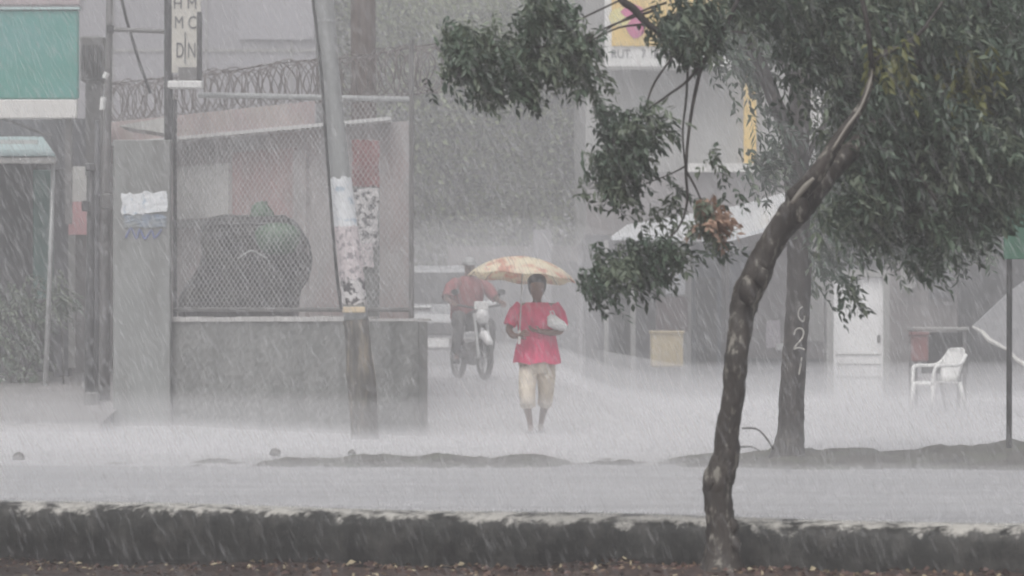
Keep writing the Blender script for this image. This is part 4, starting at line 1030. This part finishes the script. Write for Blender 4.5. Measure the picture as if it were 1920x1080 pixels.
# plastic bag in the crook of her arm
bg = thing('plastic_bag', 'crumpled white plastic bag held in the crook of the walking person\'s arm', 'bag', P(1044,612,-.2))
mb = MB(); c = P(1043,605,-.20); r6 = random.Random(6)
rings = []
for (zz,k) in ((-.085,.25),(-.07,.8),(-.03,1.05),(.01,.9),(.05,.6),(.085,.25)):
    rings.append([(c.x+.11*k*math.cos(a*.5236)*r6.uniform(.8,1.15)-zz*.6, c.y+.07*k*math.sin(a*.5236)*r6.uniform(.8,1.15), c.z+zz+r6.uniform(-.01,.01)) for a in range(12)])
mb.loft(rings); mb.build('sack', M['bag'], bg, False)
mb = MB(); mb.tube([c+Vector(v) for v in ((-.05,0,.08),(-.07,-.02,.12),(-.04,-.03,.13),(-.02,0,.09))], .008, 5); mb.build('knot', M['bag'], bg)

# --- motorcycle and rider
my = 45.0; mx = X(884,my); mg = gz(mx,my)
mc = thing('motorcycle', 'small motorcycle facing the camera beside the silver pickup', 'motorcycle', (mx,my,mg))
ma = R(-18)
def MPt(f_, s, z): # f forward (to camera), s to the right in the picture
    return Vector((mx+f_*math.sin(-ma)+s*math.cos(ma), my-f_*math.cos(ma)+s*math.sin(-ma)*-1*-1, mg+z))
def wheel(f_, name, parent):
    c = MPt(f_,0,.30); fw_ = (MPt(1,0,0)-MPt(0,0,0)).normalized(); upv = Vector((0,0,1))
    mb = MB(); pts = [c+(fw_*math.cos(a*.2618)+upv*math.sin(a*.2618))*.265 for a in range(25)]; mb.tube(pts, .042, 8, cap=False); w_ = mb.build(name, M['rubber'], parent)
    mb = MB()
    for k in range(10): mb.tube([c, c+(fw_*math.cos(k*.628)+upv*math.sin(k*.628))*.235], .008, 4)
    mb.tube([c+(fw_*math.cos(a*.2618)+upv*math.sin(a*.2618))*.235 for a in range(25)], .014, 6, cap=False); mb.build('rim', M['galv'], w_)
wheel(.62,'front_wheel',mc); wheel(-.62,'rear_wheel',mc)
for s in (-1,1):
    mb = MB(); mb.tube([MPt(.62,s*.085,.30), MPt(.40,s*.085,.92)], .024, 7); mb.build('fork', M['galv'], mc)
mb = MB(); mb.tube([MPt(.30,-.37,1.05), MPt(.36,-.2,1.02), MPt(.40,0,.98), MPt(.36,.2,1.02), MPt(.30,.37,1.05)], .015, 7); mb.build('handlebar', M['darkmetal'], mc)
for s in (-1,1):
    mb = MB(); mb.tube([MPt(.34,s*.26,1.03), MPt(.33,s*.32,1.18)], .007, 5); c = MPt(.33,s*.34,1.22); mb.eloft([(c.x,c.y,c.z+z,.055*k,.015) for z,k in ((-.04,.5),(-.02,1),(.02,1),(.04,.5))], 10); mb.build('mirror', M['darkmetal'], mc)
mb = MB(); c = MPt(.50,0,.88); mb.eloft([(c.x,c.y,c.z+z,.10*k,.08*k) for z,k in ((-.10,.4),(-.07,.85),(0,1),(.07,.85),(.10,.4))], 14); mb.build('headlight', M['lens'], mc, True)
mb = MB(); c = MPt(.46,0,1.02); mb.box(c.x-.10,c.x+.10,c.y-.02,c.y+.02,c.z-.05,c.z+.07,bev=.012); mb.build('number_fairing', M['white'], mc)
mb = MB(); mb.tube([MPt(.36,0,.60), MPt(.62,0,.62), MPt(.86,0,.50)], [.03,.07,.05], 8); mb.build('front_mudguard', M['carwhite'], mc, True)
mb = MB(); mb.tube([MPt(.34,0,.86), MPt(.22,0,.84), MPt(.0,0,.80), MPt(-.12,0,.76)], [.07,.14,.14,.07], 12); mb.build('tank', M['darkmetal'], mc, True)
mb = MB(); mb.tube([MPt(-.05,0,.76), MPt(-.3,0,.77), MPt(-.62,0,.80), MPt(-.78,0,.80)], [.08,.12,.11,.04], 10); mb.build('seat', M['rubber'], mc, True)
mb = MB(); mb.tube([MPt(.28,0,.40), MPt(.05,0,.36), MPt(-.2,0,.40)], [.10,.17,.11], 9); mb.tube([MPt(.40,0,.85), MPt(.2,0,.35)], .03, 6); mb.tube([MPt(-.1,0,.4), MPt(-.62,0,.30)], .03, 6); mb.build('engine', M['midmetal'], mc)
mb = MB(); mb.tube([MPt(.1,.14,.28), MPt(-.3,.17,.26), MPt(-.8,.17,.34)], [.025,.03,.045], 8); mb.build('exhaust', M['galv'], mc)

rid = thing('person', 'rider in a faded red shirt and grey cap sitting on the motorcycle', 'person', MPt(-.3,0,.8))
f = Fig()
dxs = -.14
def Q(f_, s, z): return MPt(f_, s+dxs*0, z)
pel = f.v(Q(-.28,0,.90), .13)
s1 = f.chain(pel, [(Q(-.25,0,1.05), .125),(Q(-.20,0,1.22), .13),(Q(-.16,0,1.36), .10)])
nk = f.chain(s1, [(Q(-.13,0,1.44), .055)])
f.chain(nk, [(Q(-.09,0,1.50), .07),(Q(-.10,0,1.56), .085),(Q(-.11,0,1.62), .082),(Q(-.12,0,1.67), .05)])
f.v(Q(.0,0,1.54), .014, nk+2)
for s in (-1,1):
    w_ = f.chain(s1, [(Q(-.16,s*.19,1.36), .065),(Q(-.08,s*.30,1.24), .05),(Q(.02,s*.37,1.12), .043),(Q(.16,s*.37,1.09), .036),(Q(.25,s*.36,1.08), .03)])
    f.hand(w_, MPt(1,0,0)-MPt(0,0,.1), Vector((0,0,-1)), 1.2)
    l_ = f.chain(pel, [(Q(-.18,s*.13,.86), .095),(Q(.02,s*.20,.80), .08),(Q(.16,s*.22,.74), .065),(Q(.10,s*.24,.55), .055),(Q(.03,s*.24,.34), .042)])
    f.chain(l_, [(Q(.08,s*.25,.28), .04),(Q(.18,s*.25,.27), .03)])
skin_body('body', f.V, f.E, f.R, M['skin'], rid, 2, pel)
def ring_at(p, rx_, ry_): return [(p.x+rx_*math.cos(a*.3927), p.y+ry_*math.sin(a*.3927), p.z) for a in range(16)]
mb = MB(); mb.loft([ring_at(Q(-.27,0,.84),.22,.19), ring_at(Q(-.25,0,1.0),.225,.19), ring_at(Q(-.20,0,1.2),.24,.19), ring_at(Q(-.17,0,1.34),.22,.15), ring_at(Q(-.15,0,1.42),.14,.1), ring_at(Q(-.14,0,1.45),.085,.07)], cap=False)
for s in (-1,1): mb.tube([Q(-.16,s*.16,1.36),Q(-.11,s*.27,1.28),Q(-.04,s*.33,1.18),Q(.0,s*.36,1.14)], [.085,.09,.082,.078], 10, cap=False)
mb.build('shirt', M['redcloth2'], rid, True)
mb = MB(); mb.loft([ring_at(Q(-.28,0,.76),.2,.17), ring_at(Q(-.28,0,.90),.215,.185)])
for s in (-1,1): mb.tube([Q(-.26,s*.09,.88),Q(-.05,s*.17,.84),Q(.16,s*.22,.76),Q(.12,s*.24,.58),Q(.05,s*.24,.38)], [.12,.11,.088,.08,.07], 10)
mb.build('trousers', M['greycloth'], rid, True)
mb = MB(); c = Q(-.11,0,1.60); mb.loft([[(c.x+k*.098*math.cos(a*.3927), c.y+k*.11*math.sin(a*.3927), c.z+z) for a in range(16)] for z,k in ((0,1),(.04,1.02),(.08,.85),(.11,.45),(.12,.05))])
v_ = [Q(.10,-.07,1.60),Q(.10,.07,1.60),Q(-.02,.09,1.615),Q(-.02,-.09,1.615)]; mb.add([tuple(p) for p in v_]+[tuple(p+Vector((0,0,.012))) for p in v_], [(3,2,1,0),(4,5,6,7),(0,1,5,4),(1,2,6,5),(2,3,7,6),(3,0,4,7)])
mb.build('cap', M['cap'], rid, True)
for s in (-1,1):
    mb = MB(); p = Q(.10,s*.25,.25); mb.eloft([(p.x,p.y,p.z+z,.05*k,.13*k) for z,k in ((-.03,.9),(0,1),(.035,.8))], 12); mb.build('shoe', M['rubber'], rid)

# ------------------------------------------------------------------ air: haze, splash mist, rain
def vol_mat(name, col, dens, aniso=0.0):
    m = bpy.data.materials.new(name); m.use_nodes = True; nt = m.node_tree
    for n_ in list(nt.nodes):
        if n_.type == 'BSDF_PRINCIPLED': nt.nodes.remove(n_)
    pv = nt.nodes.new('ShaderNodeVolumePrincipled'); pv.inputs['Color'].default_value = tuple(col)+(1,)
    pv.inputs['Density'].default_value = dens; pv.inputs['Anisotropy'].default_value = aniso
    nt.links.new(pv.outputs[0], nt.nodes['Material Output'].inputs['Volume'])
    try: m.cycles.homogeneous_volume = True
    except Exception: pass
    return m
HAZE = .0090
mb = MB(); mb.box(-95,95,-14,180,-1.75,13.0)
tag(mb.build('haze', vol_mat('rain_haze', (.93,.93,.95), HAZE)), kind='stuff')
def mist(h, dens, y0, y1, xa=None, xb=None):
    xs_ = [-40,-20]+lin(-12,12,30)+[20,40]; ys_ = lin(y0,60,40)+[70,85,100]
    if xa is not None: xs_ = lin(xa,xb,12); ys_ = lin(y0,y1,12)
    n_ = len(xs_); m_ = len(ys_); mb = MB()
    for y in ys_:
        for x in xs_: mb.v.append((x, y if y > y0 else max(y, kY(max(-12,min(12,x)))+.36), gz(x,y)+h))
    for y in ys_:
        for x in xs_: mb.v.append((x, y if y > y0 else max(y, kY(max(-12,min(12,x)))+.36), -.4))
    o = n_*m_
    for j in range(m_-1):
        for i in range(n_-1):
            mb.face([j*n_+i,j*n_+i+1,(j+1)*n_+i+1,(j+1)*n_+i]); mb.face([o+(j+1)*n_+i,o+(j+1)*n_+i+1,o+j*n_+i+1,o+j*n_+i])
    for j in range(m_-1):
        mb.face([j*n_,(j+1)*n_,o+(j+1)*n_,o+j*n_]); k_ = n_-1; mb.face([(j+1)*n_+k_,j*n_+k_,o+j*n_+k_,o+(j+1)*n_+k_])
    for i in range(n_-1):
        mb.face([i+1,i,o+i,o+i+1]); j = (m_-1)*n_; mb.face([j+i,j+i+1,o+j+i+1,o+j+i])
    tag(mb.build('splash_mist', vol_mat('splash_mist_air', (.97,.97,.985), dens)), kind='stuff')
mist(.05,.28,13,100); mist(.13,.045,13,29); mist(.12,.14,28.6,100); mist(.42,.018,13,100); mist(.46,.035,29,100); mist(2.3,.022,39,62,-2.2,1.3); mist(.62,.055,43,53.4,1.3,16)

def rain_mat(op=.066):
    m = bpy.data.materials.new('rain_water'); m.use_nodes = True; nt = m.node_tree; N = nt.nodes; L = nt.links
    N.remove(N['Principled BSDF'])
    tr = N.new('ShaderNodeBsdfTransparent'); df = N.new('ShaderNodeBsdfDiffuse'); tl = N.new('ShaderNodeBsdfTranslucent')
    df.inputs['Color'].default_value = (.9,.9,.92,1); tl.inputs['Color'].default_value = (.9,.9,.92,1)
    a = N.new('ShaderNodeMixShader'); a.inputs['Fac'].default_value = .5; L.new(df.outputs[0],a.inputs[1]); L.new(tl.outputs[0],a.inputs[2])
    b = N.new('ShaderNodeMixShader'); b.inputs['Fac'].default_value = .055; L.new(tr.outputs[0],b.inputs[1]); L.new(a.outputs[0],b.inputs[2])
    lw_ = N.new('ShaderNodeLayerWeight'); lw_.inputs['Blend'].default_value = .5
    mr = N.new('ShaderNodeMapRange'); mr.inputs['To Min'].default_value = op; mr.inputs['To Max'].default_value = 0.0
    L.new(lw_.outputs['Facing'], mr.inputs['Value']); L.new(mr.outputs[0], b.inputs['Fac'])
    L.new(b.outputs[0], N['Material Output'].inputs['Surface'])
    return m
mb = MB(); rr = random.Random(77)
def rain(n, x0, x1, y0, y1, z0, z1, l0, l1, w0, w1):
    for i in range(n):
        c = Vector((rr.uniform(x0,x1), rr.uniform(y0,y1), rr.uniform(z0,z1)))
        d = Vector((.46+rr.gauss(0,.12), rr.gauss(0,.08), -1)).normalized(); l = rr.uniform(l0,l1); w_ = rr.uniform(w0,w1)
        if c.z-l*.5 < gz(c.x,c.y)+.01: c.z += l
        u = d.orthogonal().normalized(); v = d.cross(u); o = len(mb.v)
        a = c-d*l*.5; b = c+d*l*.5; q = c+d*l*.12
        mb.v += [tuple(a), tuple(q+u*w_), tuple(q+v*w_), tuple(q-u*w_), tuple(q-v*w_), tuple(b)]
        for k in range(4):
            j = (k+1) % 4
            mb.f.append([o,o+1+k,o+1+j]); mb.f.append([o+5,o+1+j,o+1+k]); mb.mi += [0,0]
rain(900, -2.0,2.0, 8,11.5, .0,2.4, .06,.13, .003,.0065)
rain(3000, -2.8,2.8, 11,14, .0,2.6, .06,.14, .0035,.009)
rain(7500, -3.2,3.2, 14,20, .0,4.0, .06,.15, .004,.010)
rain(26000, -5.5,5.5, 20,34, .0,5.6, .07,.20, .005,.013)
rain(9000, -8,8, 34,44, .0,7.0, .10,.28, .007,.018)
tag(mb.build('rain', rain_mat(), None, True), kind='stuff')

mb = MB(); rs = random.Random(5)
def spike(a, b, w_):
    d = (b-a).normalized(); u = d.orthogonal().normalized(); v = d.cross(u); q = a.lerp(b,.4); o = len(mb.v)
    mb.v += [tuple(a), tuple(q+u*w_), tuple(q+v*w_), tuple(q-u*w_), tuple(q-v*w_), tuple(b)]
    for k in range(4):
        j = (k+1) % 4; mb.f.append([o,o+1+k,o+1+j]); mb.f.append([o+5,o+1+j,o+1+k]); mb.mi += [0,0]
def splash(x, y, z, h):
    n_ = rs.randint(3,6); a0 = rs.uniform(0,6.28)
    for k in range(n_):
        a = a0+6.28*k/n_+rs.uniform(-.3,.3); hh = h*rs.uniform(.5,1.2); r_ = h*rs.uniform(.3,.9)
        spike(Vector((x+.2*r_*math.cos(a),y+.2*r_*math.sin(a),z)), Vector((x+r_*math.cos(a),y+r_*math.sin(a),z+hh)), h*rs.uniform(.06,.14))
for i in range(4200):
    y = rs.uniform(16.5, 29); x = rs.uniform(-.19,.19)*y
    if y < kY(x)+.5: continue
    splash(x, y, .0 if y < 26 else max(0,bermtop(x)*max(0,1-abs(y-27.5)/1.2)), rs.uniform(.02,.06))
for i in range(5200):
    y = rs.uniform(29, 48); x = rs.uniform(-.19,.19)*y; splash(x, y, gz(x,y), rs.uniform(.03,.09))
for i in range(900):
    x = rs.uniform(-2.9,2.9); splash(x, kY(x)+rs.uniform(.05,.34), .30, rs.uniform(.012,.035))
tag(mb.build('rain_splashes', rain_mat(.16), None, True), kind='stuff')

# ------------------------------------------------------------------ world, sun, camera
w = bpy.data.worlds.new('World'); scn.world = w; w.use_nodes = True
nt = w.node_tree; bgn = nt.nodes['Background']
sky = nt.nodes.new('ShaderNodeTexSky'); sky.sky_type = 'NISHITA'; sky.sun_disc = False
EL, AZ = 58, 200
sky.sun_elevation = R(EL); sky.sun_rotation = R(AZ); sky.dust_density = 6; sky.air_density = 1.0; sky.ozone_density = .6
hs = nt.nodes.new('ShaderNodeHueSaturation'); hs.inputs['Saturation'].default_value = .16
nt.links.new(sky.outputs[0], hs.inputs['Color']); nt.links.new(hs.outputs[0], bgn.inputs['Color'])
bgn.inputs['Strength'].default_value = .12
sl = bpy.data.lights.new('sun', 'SUN'); sl.energy = .8; sl.angle = R(25); sl.color = (1,.97,.94)
so = bpy.data.objects.new('sun', sl); COL.objects.link(so)
dv = Vector((math.sin(R(AZ))*math.cos(R(EL)), math.cos(R(AZ))*math.cos(R(EL)), math.sin(R(EL))))
so.rotation_euler = dv.to_track_quat('Z','Y').to_euler(); so.location = (0,0,12)

cam = bpy.data.cameras.new('camera'); co = bpy.data.objects.new('camera', cam); COL.objects.link(co); scn.camera = co
co.location = (0,0,CH); co.rotation_euler = (R(90),0,0)
cam.sensor_width = 36; cam.lens = F/1920*36; cam.shift_y = (HZ-540)/1920; cam.clip_start = .5; cam.clip_end = 1000
cam.dof.use_dof = True; cam.dof.focus_distance = 23; cam.dof.aperture_fstop = 5.6
vs = scn.view_settings; vs.view_transform = 'Standard'; vs.look = 'None'; vs.gamma = 1; vs.exposure = .1
scn.render.engine = 'CYCLES'
cy_ = scn.cycles; cy_.volume_bounces = 3; cy_.max_bounces = 8; cy_.transparent_max_bounces = 32; cy_.use_denoising = True
cy_.filter_width = 1.9
